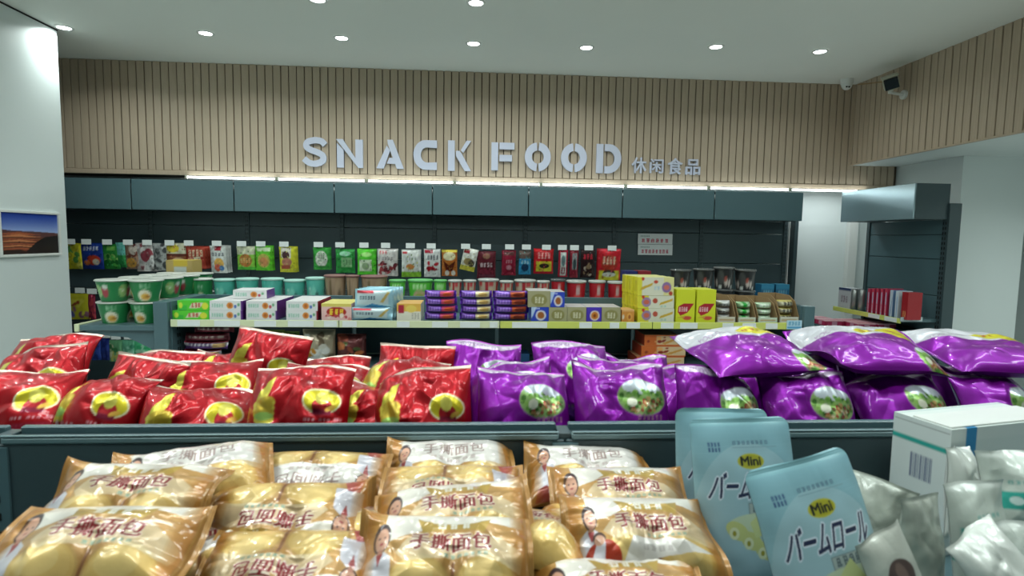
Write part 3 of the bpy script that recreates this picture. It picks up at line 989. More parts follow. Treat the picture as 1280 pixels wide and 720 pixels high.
HP = [
    # x0, x1, y0, y1, hook x, art builder, label, extra packs behind
    (84, 103, 304, 336, 88, lambda: Art(80, 100, 'd8cf2e').blobs(.1, .1, .9, .9, ['5c9a48', 'e8e060', 'b3b02c'], 12, .16, 3), 'yellow snack bag hanging beside the left wall, first of the hanging row', 1),
    (102, 130, 304, 336, 108, lambda: Art(100, 110, '1e3c96').marks(.15, .72, .85, .88, 'e8ecf4', 5).ell(.6, .35, .3, .2, 'd0452c').ell(.7, .28, .15, .12, 'ead9c0').ell(.3, .25, .14, .1, 'e07a3c'), 'dark blue bag with red and orange picture in the hanging row', 1),
    (130, 150, 305, 336, 134, lambda: Art(80, 110, '2f8a3c').blobs(.1, .1, .9, .6, ['57b04e', '1f6a2e', '93c66a'], 14, .14, 5).rect(.3, .75, .8, .9, '79c25a'), 'mid green bag in the hanging row beside the dark blue bag', 0),
    (147, 158, 303, 334, 0, lambda: Art(50, 100, '69b8ae').rect(0, 0, 1, .5, '2f8f4a'), 'narrow teal and green bag tucked beside the mid green bag', 0),
    (158, 176, 305, 336, 160, lambda: Art(70, 100, '9a7a66').blobs(.1, .5, .9, .95, ['5a2c30', 'd8ccc0', '7a4034'], 8, .2, 2).ell(.4, .25, .35, .2, 'd6a04c'), 'brown and gold foil bag hanging in the wall row', 0),
    (172, 196, 304, 339, 184, lambda: Art(90, 100, 'b3aba8').blobs(.1, .1, .9, .9, ['dedcda', '7c7274', '9a4450', 'c8c2c0'], 16, .16, 7), 'crumpled silver bag with dark red patch in the wall row', 1),
    (191, 211, 304, 338, 0, lambda: Art(70, 100, 'a6a8a6').blobs(0, 0, 1, 1, ['4a4c4e', 'e2e4e2', '6e7070'], 14, .14, 9), 'grey striped crumpled foil bag above the kraft carton', 0),
    (209, 234, 304, 336, 212, lambda: Art(90, 100, '8a5136').rect(0, .6, 1, 1, 'd3d0b4').ell(.35, .8, .3, .16, 'd8c23c').ell(.6, .25, .35, .2, 'dcb98a').rect(0, .5, 1, .58, '5e2c22'), 'brown bag with yellow and white top above the kraft carton', 1),
    (234, 257, 308, 336, 236, lambda: Art(90, 90, 'a63c2c').marks(.1, .55, .9, .85, 'e0c8a8', 4, 3).rect(.4, .15, .75, .55, 'dfd3b2').marks(.08, .15, .36, .5, 'ddb59a', 3, 4), 'rust red and cream pack, front one of a thick row', 2),
    (264, 284, 307, 341, 271, lambda: Art(80, 130, 'dfe2de').rect(.3, .82, .7, .98, 'b02c3c').ell(.55, .35, .3, .2, 'e6b35a').ell(.45, .2, .2, .14, 'd9644a').ell(.7, .18, .15, .1, '4a7ab0').marks(.1, .62, .9, .74, '60646c', 4), 'white pack with fruit picture, front one of a thick row', 2),
    (297, 319, 308, 337, 302, lambda: Art(80, 100, '8dcc4a').rect(0, .65, 1, 1, 'd4d6b8').ell(.5, .4, .36, .28, 'b9773a').marks(.2, .3, .8, .5, 'd9b070', 4).rect(0, 0, 1, .12, '58c040'), 'lime pack with orange-brown picture under a white hook tag', 1),
    (320, 341, 307, 338, 326, lambda: Art(80, 110, '64c832').ell(.5, .4, .36, .28, 'c0b45a').ell(.5, .36, .25, .18, 'cf8f5a').rect(.1, .78, .9, .92, 'd6e8c0'), 'bright lime green pack with tan picture, yellow pack behind it', 1),
    (350, 371, 308, 340, 355, lambda: Art(80, 110, 'd9d63c').rect(.12, .55, .7, .95, 'e2dcd2').ell(.4, .66, .22, .16, '4a2a30').ell(.45, .4, .3, .16, 'b87a66').rect(.1, .12, .65, .28, 'a8503c'), 'yellow pack with dark picture on white in the wall row', 1),
    (392, 413, 309, 337, 398, lambda: Art(80, 110, '3fa344').ell(.5, .48, .36, .36, 'd9ddd0').marks(.3, .5, .7, .75, '7f8f7a', 3).rect(.05, .06, .95, .18, '2f8f3a'), 'green pack with large pale oval in the wall row', 1),
    (420, 444, 311, 341, 425, lambda: Art(90, 110, '2d9040').rect(.3, .25, .85, .65, '8fc08a').ell(.5, .8, .3, .1, '9ad0b0').marks(.35, .35, .8, .55, '6a9a6a', 3), 'darker green pack with pale green panel in the wall row', 0),
    (447, 470, 311, 343, 455, lambda: Art(90, 110, '5ed23c').rect(.12, .14, .78, .58, 'e0ecd2').ell(.45, .33, .2, .14, '9fb890').ell(.5, .78, .3, .08, 'b6f090'), 'vivid green pack with white window in the wall row', 1),
    (472, 497, 311, 345, 482, lambda: Art(90, 120, 'd6d2ce').marks(.08, .8, .5, .92, 'b8323c', 3).blobs(.08, .08, .92, .5, ['6e2c34', 'b44c50', '8c3a3c'], 22, .09, 8).marks(.2, .6, .8, .7, '8a8488', 4), 'white pack with scattered dark red pieces in the wall row', 1),
    (502, 526, 312, 346, 513, lambda: Art(90, 120, 'dde0dc').rect(0, 0, 1, .2, '8cc43c').ell(.45, .38, .22, .1, 'd38a4c').marks(.2, .62, .8, .72, 'a8acac', 4).rect(.05, .84, .3, .93, 'c04a50'), 'plain white pack with lime green foot in the wall row', 1),
    (530, 551, 311, 346, 539, lambda: Art(80, 120, 'dcdedc').blobs(.25, .25, .8, .5, ['b01c2c', 'cc3440', '8e1420'], 14, .1, 4).marks(.2, .62, .9, .78, '50545c', 4).rect(.05, .84, .55, .96, 'a81e34'), 'white pack with a heap of red berries in the wall row', 0),
    (552, 572, 312, 345, 0, lambda: Art(80, 120, 'b4682c').ell(.5, .75, .4, .16, 'e0d8b0').poly([(.1, .6), (.5, .4), (.9, .6), (.7, .2), (.3, .2)], '5a2014').ell(.35, .12, .14, .1, 'e0d8cc').ell(.75, .12, .14, .1, 'e0d8cc').rect(0, .9, 1, 1, 'd4c04a'), 'orange-brown pack with dark tree shape in the wall row', 0),
    (574, 593, 310, 338, 582, lambda: Art(80, 110, 'ddddd4').rect(0, 0, 1, .22, 'd9cf4a').ell(.5, .4, .34, .16, 'a08a5c').rect(.05, .76, .45, .92, '8e2430').ell(.7, .35, .2, .16, '50443c'), 'tilted white and yellow pack in the wall row', 0),
    (596, 620, 314, 348, 608, lambda: Art(90, 120, '5c1c28').ell(.5, .82, .2, .1, '8a6450').marks(.15, .42, .85, .58, 'd9c8cc', 4, 3).ell(.5, .25, .4, .12, '7c2c3c').rect(.1, .06, .9, .16, '6d3644'), 'dark maroon pouch with pale lettering, widest of the maroon pair', 1),
    (627, 645, 313, 344, 637, lambda: Art(70, 110, '8a1c34').rect(.1, .8, .9, .95, '5a3434').marks(.25, .5, .75, .62, 'c8909c', 3).ell(.5, .32, .2, .1, 'b47a88'), 'small crimson pouch between the maroon and the blue pouch', 1),
    (648, 664, 313, 343, 658, lambda: Art(60, 110, '2f86b4').rect(0, .66, 1, 1, '5a4a44').ell(.5, .3, .3, .16, '1c3c5c').marks(.15, .45, .85, .58, 'b8dce8', 3), 'small bright blue pouch with brown top in the wall row', 0),
    (667, 692, 311, 342, 683, lambda: Art(90, 120, 'c01c24').rect(.1, .1, .9, .5, 'cfc83c').marks(.15, .6, .85, .85, 'e8a4a0', 4, 5).ell(.52, .32, .26, .1, '2c2c20').rect(0, 0, 1, .1, 'b0202c'), 'red pack with yellow panel beside the blue pouch', 1),
    (697, 710, 312, 346, 703, lambda: Art(50, 120, 'a81c34').rect(.2, .05, .8, .9, 'c6ccc8').ell(.5, .6, .2, .2, '6a8a8c').marks(.25, .12, .75, .35, '8e3444', 2), 'narrow white and crimson pack next to the red-and-yellow pack', 0),
    (712, 723, 313, 347, 718, lambda: Art(50, 120, '8a2434').rect(.2, .3, .8, .9, '8f9698').ell(.5, .5, .2, .2, '3c4c50'), 'narrow dark red and grey pack in the wall row', 1),
    (725, 744, 312, 347, 736, lambda: Art(80, 120, '2a1618').marks(.15, .66, .85, .84, 'c2283c', 3, 2).blobs(.2, .1, .8, .5, ['8c7458', '4c2c24', 'b8a898'], 14, .08, 6), 'black pack with red lettering in the wall row', 0),
    (746, 776, 311, 350, 765, lambda: Art(100, 130, 'c4202c').rect(.06, 0, .94, .3, 'cfc93a').ell(.5, .55, .36, .26, 'b63c2c').marks(.2, .5, .8, .75, 'e3c4a8', 4, 6).ell(.5, .24, .26, .1, '3c3c2c').ell(.5, .18, .3, .07, 'dcdcd0').rect(0, .93, 1, 1, 'd94450'), 'largest red bag with yellow foot at the end of the wall row', 1),
]
for i, (x0, x1, y0, y1, hx, fn, lab, extra) in enumerate(HP):
    A, B = at(x0, y1, YT + .03), at(x1, y0, YT + .03)
    w, h = B.x - A.x, B.z - A.z
    a = fn().mottle(.07, i)
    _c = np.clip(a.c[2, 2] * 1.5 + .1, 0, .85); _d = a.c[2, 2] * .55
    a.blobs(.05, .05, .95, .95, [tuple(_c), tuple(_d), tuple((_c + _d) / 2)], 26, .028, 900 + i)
    axis = 'v'
    me = bag_mesh('snack_pack', a, w, h, .03, 30, 36, 100 + i, axis, .06, .9 if i in (4, 5, 6, 7) else .45, narrow=.03, wave=.003)
    for k in range(extra + 1):
        l = lab if k == 0 else (('pack directly behind ' if k == 1 else 'pack behind ') + lab.split(',')[0].split(' in the ')[0].split(' hanging')[0].split(' above')[0].split(' at the end')[0].split(' beside')[0]) + ('' if k == 1 else ', rearmost')
        place('snack_pack', me, M['foil'], ((A.x + B.x) / 2, YT + .03 + k * .055, A.z + .001 * k), (math.radians(4), math.radians(12) if i == 20 else 0, math.radians((i * 37) % 9 - 4)),
              l, 'snack pack', 'packs hanging on the wall shelving')
    if hx: hook(hx, 302 + (hx - 90) * .012)
# second and third hanging rows, seen past the left end of the gondola
for j, (x0, x1, y0, y1, bg, bl, lab) in enumerate([
    (88, 112, 367, 399, 'd4cc34', ['a06a80', 'e4dc50', '9c4a30', '6a6cb4'], 'yellow bag with purple print hanging low beside the left wall'),
    (111, 119, 368, 399, '8c2c44', ['b8444c', '5c2038'], 'narrow maroon bag beside the low yellow bag'),
    (92, 111, 424, 452, '5c2470', ['d8b8dc', '3c8a3c', '7a3c90'], 'purple and green bag in the lowest hanging row'),
    (112, 126, 424, 450, '3450a8', ['ccd4ec', '243880'], 'blue and white bag in the lowest hanging row'),
    (127, 137, 423, 450, '1c2c74', ['2c4090'], 'narrow navy bag in the lowest hanging row'),
    (137, 153, 425, 452, '6aa87a', ['c8c46c', '3c7c4c', 'd8d8b0'], 'green and yellow bag in the lowest hanging row'),
    (153, 169, 425, 452, '6cb894', ['3c8c6c', 'a0dcc0'], 'sea green bag in the lowest hanging row'),
    (168, 190, 424, 452, '5cd294', ['b0ecca', '3cae74'], 'mint green bag in the lowest hanging row')]):
    A, B = at(x0, y1, YT), at(x1, y0, YT)
    a = Art(60, 80, bg).blobs(.1, .1, .9, .8, bl, 12, .14, 40 + j)
    me = bag_mesh('snack_pack', a, B.x - A.x, B.z - A.z, .03, 20, 24, 200 + j, 'v', .06, .7, narrow=.03)
    place('snack_pack', me, M['foil'], ((A.x + B.x) / 2, YT, A.z), (0, 0, 0), lab, 'snack pack', 'packs hanging on the wall shelving')
    hook((x0 + x1) / 2, y0 - 4)
# small boxes standing at the right end of the gondola back, by the notices
# ------------------------------------------------------------ cups and bowls
def cup_mesh(rt, rb, h, art, n=56, m=12):
    zs = np.linspace(0, h, m + 1)
    prof = [(rb + (rt - rb) * z / h, z) for z in zs]
    cols = art.sample(n, m)
    return lathe_mesh('cup_body', prof, n, cols)


def make_cup(name, rt, rb, h, art, lidm, label, group):
    r = empty(name)
    tag(r, label, 'cup', group)
    link_mesh('cup_body', cup_mesh(rt, rb, h, art), M['cup'], r)
    lm = lathe_mesh('lid', [(0, .0), (rb, .001), (rb, 0)], 40)
    bpy.data.meshes.remove(lm)
    link_mesh('lid', lathe_mesh('lid', [(rt - .002, h - .006), (rt + .004, h - .006), (rt + .005, h), (rt, h + .003), (rt - .01, h + .001), (0.0005, h + .0015)], 40), lidm, r)
    link_mesh('cup_base', lathe_mesh('cup_base', [(.0005, .002), (rb - .004, .002), (rb - .001, 0), (rb, 0)], 40), M['white'], r)
    return r


def copy_thing(r, loc, label, rz=0.0):
    c = r.copy(); COL.objects.link(c)
    c.location = loc; c.rotation_euler = (0, 0, rz); c['label'] = label
    for ch in r.children:
        k = ch.copy(); COL.objects.link(k); k.parent = c
    return c


g1 = Art(220, 90, '1f7a42')
for u in (.25, .5, .78, 0.02, .98):
    g1.ell(u, .3, .075, .27, 'd8d6c0').ell(u + .01, .24, .05, .16, 'd2a040').blobs(u - .04, .16, u + .05, .32, ['a8642c', 'e0c060', '7c4020'], 7, .012, int(u * 50))
    g1.marks(u - .05, .66, u + .06, .84, '9cc8a4', 4)
g1.rect(0, .96, 1, 1, 'd6dad2')
g2 = Art(220, 90, '1f7a42')
for u in (.25, .5, .78):
    g2.ell(u - .04, .5, .05, .32, '8cb870').ell(u + .045, .48, .04, .3, 'a03c44').ell(u + .05, .7, .03, .12, 'c4ccc0').blobs(u - .07, .3, u, .7, ['d8e0c4', '5c9a4c', 'b07a50'], 8, .012, int(u * 70))
g2.rect(0, .95, 1, 1, 'd6dad2')
green_a = make_cup('noodle_bowl', .0835, .06, .118, g1, M['lid'], 'x', 'noodle bowls on the gondola')
green_b = make_cup('noodle_bowl', .087, .062, .118, g2, M['lid'], 'x', 'noodle bowls on the gondola')
used = set()
first_used = []


def put_cup(proto, x, y, z, label, rz=0.0, key=None):
    if proto.name not in used:
        used.add(proto.name)
        proto.location = (x, y, z); proto.rotation_euler = (0, 0, rz); proto['label'] = label
        return proto
    return copy_thing(proto, (x, y, z), label, rz)


rows = ['front', 'second', 'third', 'rearmost']
for j, y in enumerate((3.335, 3.545, 3.755, 3.955)):
    for i, x in enumerate((-2.02, -1.845)):
        xx = x if i == 0 else x
        for k in range(2):
            pr = green_b if (k == 1 and i == 0 and j == 0) or (k == 1 and i == 1 and j in (1, 2)) else green_a
            lab = 'green noodle bowl on the end-cap shelf, %s, %s row, %s stack' % (('bottom', 'top')[k], rows[j], ('outer', 'inner')[i])
            put_cup(pr, xx, y, ZE + .001 + k * .1225, lab, [.25, -.1, .6, -.5][(i + j + k) % 4] + (-.25 if k else 0))
# the row on the rear shelf behind the gondola panel
ZRS = ZP - .1
YR = 3.80
tealA = Art(160, 80, '54b5a4')
for u in (.2, .5, .8): tealA.ell(u, .45, .05, .3, '7fd0bc').ell(u + .06, .35, .035, .22, '3f6a64').marks(u - .1, .2, u - .04, .7, 'b0e0d0', 2).marks(u + .02, .1, u + .1, .35, 'b8c8b8', 3)
brownA = Art(160, 80, '9a8068')
for u in (.1, .35, .6, .85): brownA.ell(u, .5, .07, .45, 'a88f74').rect(u + .09, .1, u + .12, .9, '6c5a3c').ell(u, .4, .03, .2, '77644e')
limeA = Art(160, 80, '5cc443')
for u in (.2, .5, .8): limeA.ell(u, .38, .1, .3, 'c8a48c').ell(u, .38, .07, .2, '9aa84c').marks(u - .1, .72, u + .1, .88, 'c4ecb0', 4)
pinkA = Art(160, 80, 'bfae98')
for u in (.1, .3, .5, .7, .9): pinkA.rect(u - .06, .3, u - .01, .95, 'a8242c').ell(u + .04, .4, .05, .3, 'd0b08c').ell(u + .04, .35, .03, .18, 'a85c44').rect(u + .0, .8, u + .08, .95, 'c04848')
redA = Art(160, 80, 'b01c28')
for u in (.2, .5, .8): redA.poly([(u - .08, .5), (u, .7), (u + .08, .55), (u + .02, .4)], 'd84848').marks(u - .05, .2, u + .05, .35, 'c85058', 3).rect(u - .03, .55, u + .04, .85, 'c8a8a8')
blackA = Art(200, 90, '26282a')
for u in (.12, .38, .62, .88):
    blackA.ell(u, .55, .06, .34, '4a4c4c').ell(u + .1, .35, .03, .2, 'c8bcb4').ell(u + .09, .5, .025, .12, 'a85448').rect(u - .04, .05, u + .02, .2, 'c4c8c4').ell(u - .08, .3, .02, .2, 'd2c8c2')
greenS = Art(160, 80, '1f7f44')
for u in (.2, .5, .8): greenS.ell(u + .03, .3, .06, .26, 'd0cdb0').rect(u - .09, .1, u - .04, .95, '3f9a5c').ell(u + .03, .28, .03, .14, 'c89440').marks(u - .02, .65, u + .07, .8, 'a8ccb0', 3)
ROW = [
    (234, 260, 349, greenS, 'lid', 'green noodle cup at the left end of the teal cups', .14),
    (262, 289, 350, tealA, 'lidteal', 'teal cup with dark side stripe, nearest the green cups', .13),
    (290, 318, 349, tealA, 'lidteal', 'second teal cup from the green cups', .13),
    (322, 350, 349, tealA, 'lidteal', 'third teal cup, behind the white biscuit boxes', .13),
    (351, 378, 351, tealA, 'lidteal', 'fourth teal cup, slightly shorter than its neighbours', .125),
    (379, 404, 348, tealA, 'lidteal', 'last teal cup, next to the brown tubs', .13),
    (402, 430, 345, brownA, 'lidbrown', 'brown tub with reddish lid next to the teal cups', .14),
    (431, 447, 345, brownA, 'lidbrown', 'narrow brown tub in the middle of the brown tubs', .14),
    (448, 482, 346, brownA, 'lidbrown', 'widest brown tub, behind the light blue packs', .14),
    (485, 506, 351, limeA, 'lidgreen', 'lime green cup next to the widest brown tub', .12),
    (508, 540, 351, limeA, 'lidgreen', 'widest lime green cup with round picture', .12),
    (542, 558, 351, limeA, 'lidgreen', 'narrow lime green cup next to the pink cups', .12),
    (560, 577, 351, pinkA, 'lidclear', 'pink and cream cup beside the narrow lime cup', .12),
    (579, 595, 351, pinkA, 'lidclear', 'second pink and cream cup from the lime cups', .12),
    (598, 624, 350, pinkA, 'lidclear', 'wide pink and cream cup above the purple bars', .12),
    (625, 642, 352, pinkA, 'lidclear', 'pink and cream cup right after the wide one', .12),
    (644, 671, 351, pinkA, 'lidclear', 'pink and cream cup behind the gold and blue boxes', .12),
    (672, 688, 352, pinkA, 'lidclear', 'last pink and cream cup, next to the dark red jar', .12),
    (690, 708, 350, redA, 'lidblack', 'dark red jar with black lid beside the pink cups', .12),
    (710, 735, 352, redA, 'lidclear', 'red tub with clear rim beside the dark red jar', .11),
    (738, 759, 352, redA, 'lidclear', 'middle red tub with white patch', .11),
    (762, 782, 353, redA, 'lidclear', 'red tub nearest the yellow boxes', .11),
    (843, 868, 338, blackA, 'lidblack', 'dark instant soup tub, first of the upper four, above yellow cartons', .09),
    (872, 897, 337, blackA, 'lidblack', 'dark instant soup tub, second of the upper four', .09),
    (898, 923, 335, blackA, 'lidblack', 'dark instant soup tub, third and tallest placed of the upper four', .09),
    (925, 950, 338, blackA, 'lidblack', 'dark instant soup tub at the right end of the upper four', .09),
]
for i, (x0, x1, yt, art, lm, lab, hh) in enumerate(ROW):
    A, B = at(x0, yt, YR - .08), at(x1, yt, YR - .08)
    rt = (B.x - A.x) / 2 * .97
    z = A.z - hh
    r = make_cup('instant_cup', rt, rt * .8, hh, art, M[lm], lab, 'cups on the rear shelf of the gondola')
    y = YR + (0 if i != 0 else .0)
    top = z if art is blackA else ZRS
    r.location = ((A.x + B.x) / 2, YR - .08 + rt, z if art is blackA else z)
    if art is not blackA:
        r.location.z = z
        # seat it on the shelf: the cup is as tall as the shelf-to-rim distance
        s = (A.z - ZRS) / hh
        r.scale = (1, 1, s)
        r.location.z = ZRS
    if art is blackA:
        s = (A.z - ZRS) / 2
        r.scale = (1, 1, s / hh)
        r.location.z = ZRS + s + .001
        c = copy_thing(r, (r.location.x, r.location.y, ZRS), lab.replace('upper four', 'lower four').replace('tallest placed ', '') + ', under it')
        c.scale = r.scale


# ------------------------------------------------------------ cartons and packs on the middle gondola
def carton(x0, x1, y0, y1, Y, d, art, lab, z=None, cat='box', name='carton', group=None, top=None, left=None, right=None, yaw=0, m='cardprint', nu=None):
    A, B = at(x0, y1, Y), at(x1, y0, Y)
    w, h = B.x - A.x, B.z - A.z
    z0 = ZG + .0005 if z is None else (A.z if z == 'px' else z)
    me = printed_box(name, w, d, h, art, top, left, right, nu=nu or max(16, int((x1 - x0) * 1.1)), nv=max(10, int((y1 - y0) * 1.2)))
    o = place(name, me, M[m], ((A.x + B.x) / 2, Y + d / 2, z0), (0, 0, math.radians(yaw)), lab, cat, group)
    return o, z0 + h


def soft(x0, x1, y0, y1, Y, t, art, lab, z, name='snack_pack', cat='snack pack', group=None, seed=1, axis='u', lie=False, rot=0, m='foil', crease=.5):
    A, B = at(x0, y1, Y), at(x1, y0, Y)
    w, h = B.x - A.x, B.z - A.z
    me = bag_mesh(name, art, w, h, t, 44, 20, seed, axis, .05, crease, narrow=.02, wave=.002)
    return place(name, me, M[m], ((A.x + B.x) / 2, Y + t / 2, A.z if z is None else z), (0, 0, math.radians(rot)), lab, cat, group), h


YG = 3.25
# green sweet packs
a = Art(120, 40, '57c832').rect(0, .0, .3, .5, '3cb83c').poly([(.35, .2), (.7, .25), (.8, .8), (.45, .75)], 'd8d8b8').marks(.42, .3, .72, .75, 'b8342c', 3, 4).ell(.85, .45, .1, .35, 'd6d83c').ell(.1, .5, .06, .3, 'c8e040')
for k, (x0, x1, y0, y1) in enumerate([(216, 261, 390, 401), (222, 262, 378, 390)]):
    carton(x0, x1, y0, y1, YG, .10, a, 'green and yellow sweet box at the end of the gondola shelf, ' + ('lower', 'upper')[k] + ' one', ZG + k * .052, group='sweet boxes')
# white biscuit boxes
def wb(end, seed):
    a = Art(120, 34, 'dedede')
    a.marks(.06, .3, .42, .7, '86bfa8', 5, seed).ell(.62, .5, .1, .35, 'd88c3c').ell(.62, .5, .05, .2, 'b8642c').ell(.78, .4, .045, .18, 'b84454' if seed % 2 else '5470b4').ell(.88, .6, .04, .16, '6aa87c').rect(.95, 0, 1, 1, end if seed < 3 else 'dedede')
    return a


WB = [(262, 303, '5c2c7c', 0, 'with violet end, at the left'), (308, 346, '5c2c7c', 1, 'with violet side, second column'), (358, 397, '8c1c34', 1, 'with crimson side, third column')]
for c, (x0, x1, end, k0, w_) in enumerate(WB):
    for r_ in range(2):
        o, zt = carton(x0, x1, 390 - r_ * 12.5, 401.5 - r_ * 12.5, YG, .30, wb(end, c + r_ * 2), 'white biscuit box %s, %s of two' % (w_, ('lower', 'upper')[r_]), ZG + r_ * .0535, group='white biscuit boxes', right=end, left=end, top='dcd8d8')
carton(291, 332, 367, 377.5, YG + .1, .16, wb('5c2c7c', 5), 'white biscuit box lying alone on top of the white boxes', ZG + .1075, group='white biscuit boxes', right='5c2c7c', left='5c2c7c', top='e0dede', yaw=3)
a = Art(120, 60, 'e2b8b4').rect(0, .82, 1, 1, 'd8c868').ell(.5, .5, .33, .3, 'a8241c').marks(.24, .32, .76, .68, 'e8c83c', 3, 7).blobs(.02, .05, .98, .3, ['b8444c', 'd88a84', 'e8d8c8'], 10, .05, 3)
carton(402, 439, 381, 401.5, YG, .24, a, 'pink box with red oval and yellow characters beside the light blue packs', group='biscuit boxes', top='ddd27a', left='7c1c2c')
# light blue wafer packs
a = Art(130, 60, 'a8d4e4').rect(.06, .15, .88, .92, 'd4e6ea').poly([(.2, 0), (.45, .22), (.7, .12), (.9, .0)], '3c8cc0').rect(.06, .76, .5, .92, 'c0404c').marks(.12, .42, .55, .62, '607484', 6).poly([(.66, .3), (.85, .85), (.93, .85), (.74, .25)], 'd8bc70')
for k, (x0, x1, y0, y1) in enumerate([(438, 490, 386, 402), (443, 491, 363, 386)]):
    for d in range(4):
        A, B = at(x0, y1, YG), at(x1, y0, YG)
        hh = (B.z - A.z)
        me = bag_mesh('wafer_pack', a, B.x - A.x, hh, .035, 44, 20, 60 + k, 'u', .05, .35, narrow=.02) if d == 0 else me
        zb = ZG + (0 if k == 0 else .073)
        place('wafer_pack', me, M['foil'], ((A.x + B.x) / 2 + .012 * d, YG + .02 + d * .055, zb), (0, 0, 0),
              'light blue wafer pack, %s tier, %s' % (('lower', 'upper')[k], ('in front', 'second from the front', 'third from the front', 'rearmost')[d]), 'snack pack', 'light blue wafer packs')
a = Art(70, 60, 'ddd8c8').rect(.0, .55, 1, 1, 'e0b050').rect(.06, .45, .3, .92, 'a8243c').ell(.6, .7, .22, .22, 'e6c860').marks(.6, .1, .95, .45, 'b0aca0', 3)
carton(496, 526, 381, 402, YG, .2, a, 'white and orange carton between the light blue packs and purple bars', group='biscuit boxes', top='dca860')
# purple bars, three stacks
def bar(c1, c2, seed):
    a = Art(120, 30, '5a2a9c')
    a.rect(.08, .2, .45, .85, 'a884d4').marks(.1, .3, .44, .75, '6a3cb0', 4, seed).rect(.5, .15, .92, .9, c1).ell(.72, .5, .14, .3, c2)
    return a


ST = [(531, 571, 'c8486c', 'c0502c', 'red and purple'), (575, 616, 'd8cca0', 'c09c5c', 'cream and purple'), (617, 661, 'b8542c', '7c2c1c', 'orange and purple')]
for s, (x0, x1, c1, c2, w_) in enumerate(ST):
    a = bar(c1, c2, s)
    for k in range(4):
        A, B = at(x0, 402 - 9 * k, YG), at(x1, 393 - 9 * k, YG)
        hb = (ZG + .165 - ZG) / 4
        me = bag_mesh('snack_bar', a, B.x - A.x, hb * 1.02, .09, 44, 12, 70 + s, 'u', .06, .3, narrow=.02) if k == 0 else me
        place('snack_bar', me, M['foil'], ((A.x + B.x) / 2 + .004 * ((k * 5) % 3 - 1), YG + .05, ZG + .002 + k * (hb + .0012)), (0, 0, math.radians((k * 7) % 5 - 2)),
              '%s snack bar pack, %s of four in its stack' % (w_, ('bottom', 'second from the bottom', 'third from the bottom', 'topmost')[k]), 'snack pack', w_ + ' snack bars')
# gold and blue round-picture boxes
gold = Art(60, 44, '9a9468').rect(0, 0, 1, 1, 'a8a488', .5).ell(.5, .45, .36, .38, '8a8450').marks(.28, .25, .74, .62, 'd4d0b4', 3, 5)
blue = Art(60, 44, '2c44b4').poly([(0, 1), (.3, 1), (.1, .4), (0, .2)], 'b0c4e4').ell(.55, .42, .3, .36, 'd0ccd4').ell(.55, .42, .2, .24, '9c5c2c').marks(.15, .84, .5, .95, 'd0d8f0', 3)
viol = Art(60, 44, '4a32b0').ell(.55, .42, .32, .36, 'd8c8c0').ell(.55, .42, .24, .26, 'c8782c').ell(.55, .42, .1, .12, '8a4418')
for x0, x1, y0, y1, a, lab, z in [(664, 686, 384, 402, blue, 'blue box with round biscuit picture, lower row beside the purple bars', 0), (686, 709, 384, 402, gold, 'gold-grey box, lower row, between two others under the blue top box', 0),
                                  (709, 733, 384, 402, gold, 'gold-grey box, lower row, second of the gold ones', 0), (733, 752, 384, 402, viol, 'violet box with orange ring between gold-grey boxes', 0),
                                  (752, 776, 384, 402, gold, 'gold-grey box beside the orange carton', 0), (660, 688, 363, 383, gold, 'gold-grey box on the upper tier', 1), (688, 706, 364, 383, blue, 'blue box with round biscuit picture on the upper tier', 1)]:
    carton(x0, x1, y0, y1, YG, .18, a, lab, ZG + .0825 * z, group='round-picture biscuit boxes', top='b9b4b0')
orn = Art(90, 50, 'd08a3c').ell(.62, .4, .2, .34, 'e0a450').ell(.62, .4, .1, .18, 'a85c28').ell(.12, .4, .08, .2, 'd8d4c4').rect(0, .85, 1, 1, 'dca86c')
carton(777, 793, 387, 402, YG, .12, orn, 'orange carton squeezed beside the yellow biscuit stack', group='orange cartons', top='d49c60')
carton(742, 783, 381, 388, YG + .2, .12, Art(60, 20, 'd09a5c'), 'flat orange carton seen behind the gold-grey boxes', ZG, group='orange cartons', top='d8a070')
# yellow wafer boxes
yb = Art(130, 60, 'd8cf3c').rect(.12, 0, 1, 1, 'd8d6c0').rect(.72, 0, 1, 1, 'dcca38', .35).poly([(.06, .25), (.4, .55), (.42, .7), (.1, .45)], 'c8a438').ell(.8, .45, .13, .3, '8a6a9c').ell(.8, .45, .08, .14, 'c86a5c').ell(.5, .75, .06, .1, 'c0442c').ell(.92, .12, .05, .12, 'b03c2c').ell(.14, .92, .04, .1, 'c0382c').marks(.45, .3, .62, .5, 'a8c0d0', 2)
yb2 = Art(130, 40, 'd8cf3c').rect(.3, 0, 1, 1, 'd6d5c0').poly([(.6, .25), (.96, .6), (.97, .8), (.62, .45)], 'c8a438').ell(.24, .5, .13, .38, '9a80a0').ell(.24, .5, .08, .18, 'c86450').ell(.48, .6, .07, .2, 'b8503c').ell(.15, .9, .04, .14, 'c0382c').marks(.62, .1, .8, .25, '9cc0b0', 2)
ye = Art(40, 40, 'd8d02e').rect(.3, .2, .45, .8, 'b0a428').rect(.6, .2, .7, .8, 'b0a428')
tiers = [('bottom tier', 0, yb2, 386, 402.5), ('second tier', 1, yb2, 370, 386), ('top tier', 2, yb, 347, 369.5)]
zz = ZG
for w_, k, a, y0, y1 in tiers:
    A, B = at(797, y1, YG), at(843, y0, YG)
    hh = B.z - A.z
    for d in range(3):
        me = printed_box('wafer_box', B.x - A.x, .085, hh - .0012, a, 'dcd88a', ye, ye, nu=48, nv=26) if d == 0 else me
        place('wafer_box', me, M['cardprint'], ((A.x + B.x) / 2 - .012 * d, YG + .045 + d * .088, zz + .0003), (0, 0, 0),
              'yellow and cream wafer box, %s, %s' % (w_, ('in front', 'behind the front one', 'rearmost')[d]), 'box', 'yellow wafer boxes')
    zz += hh
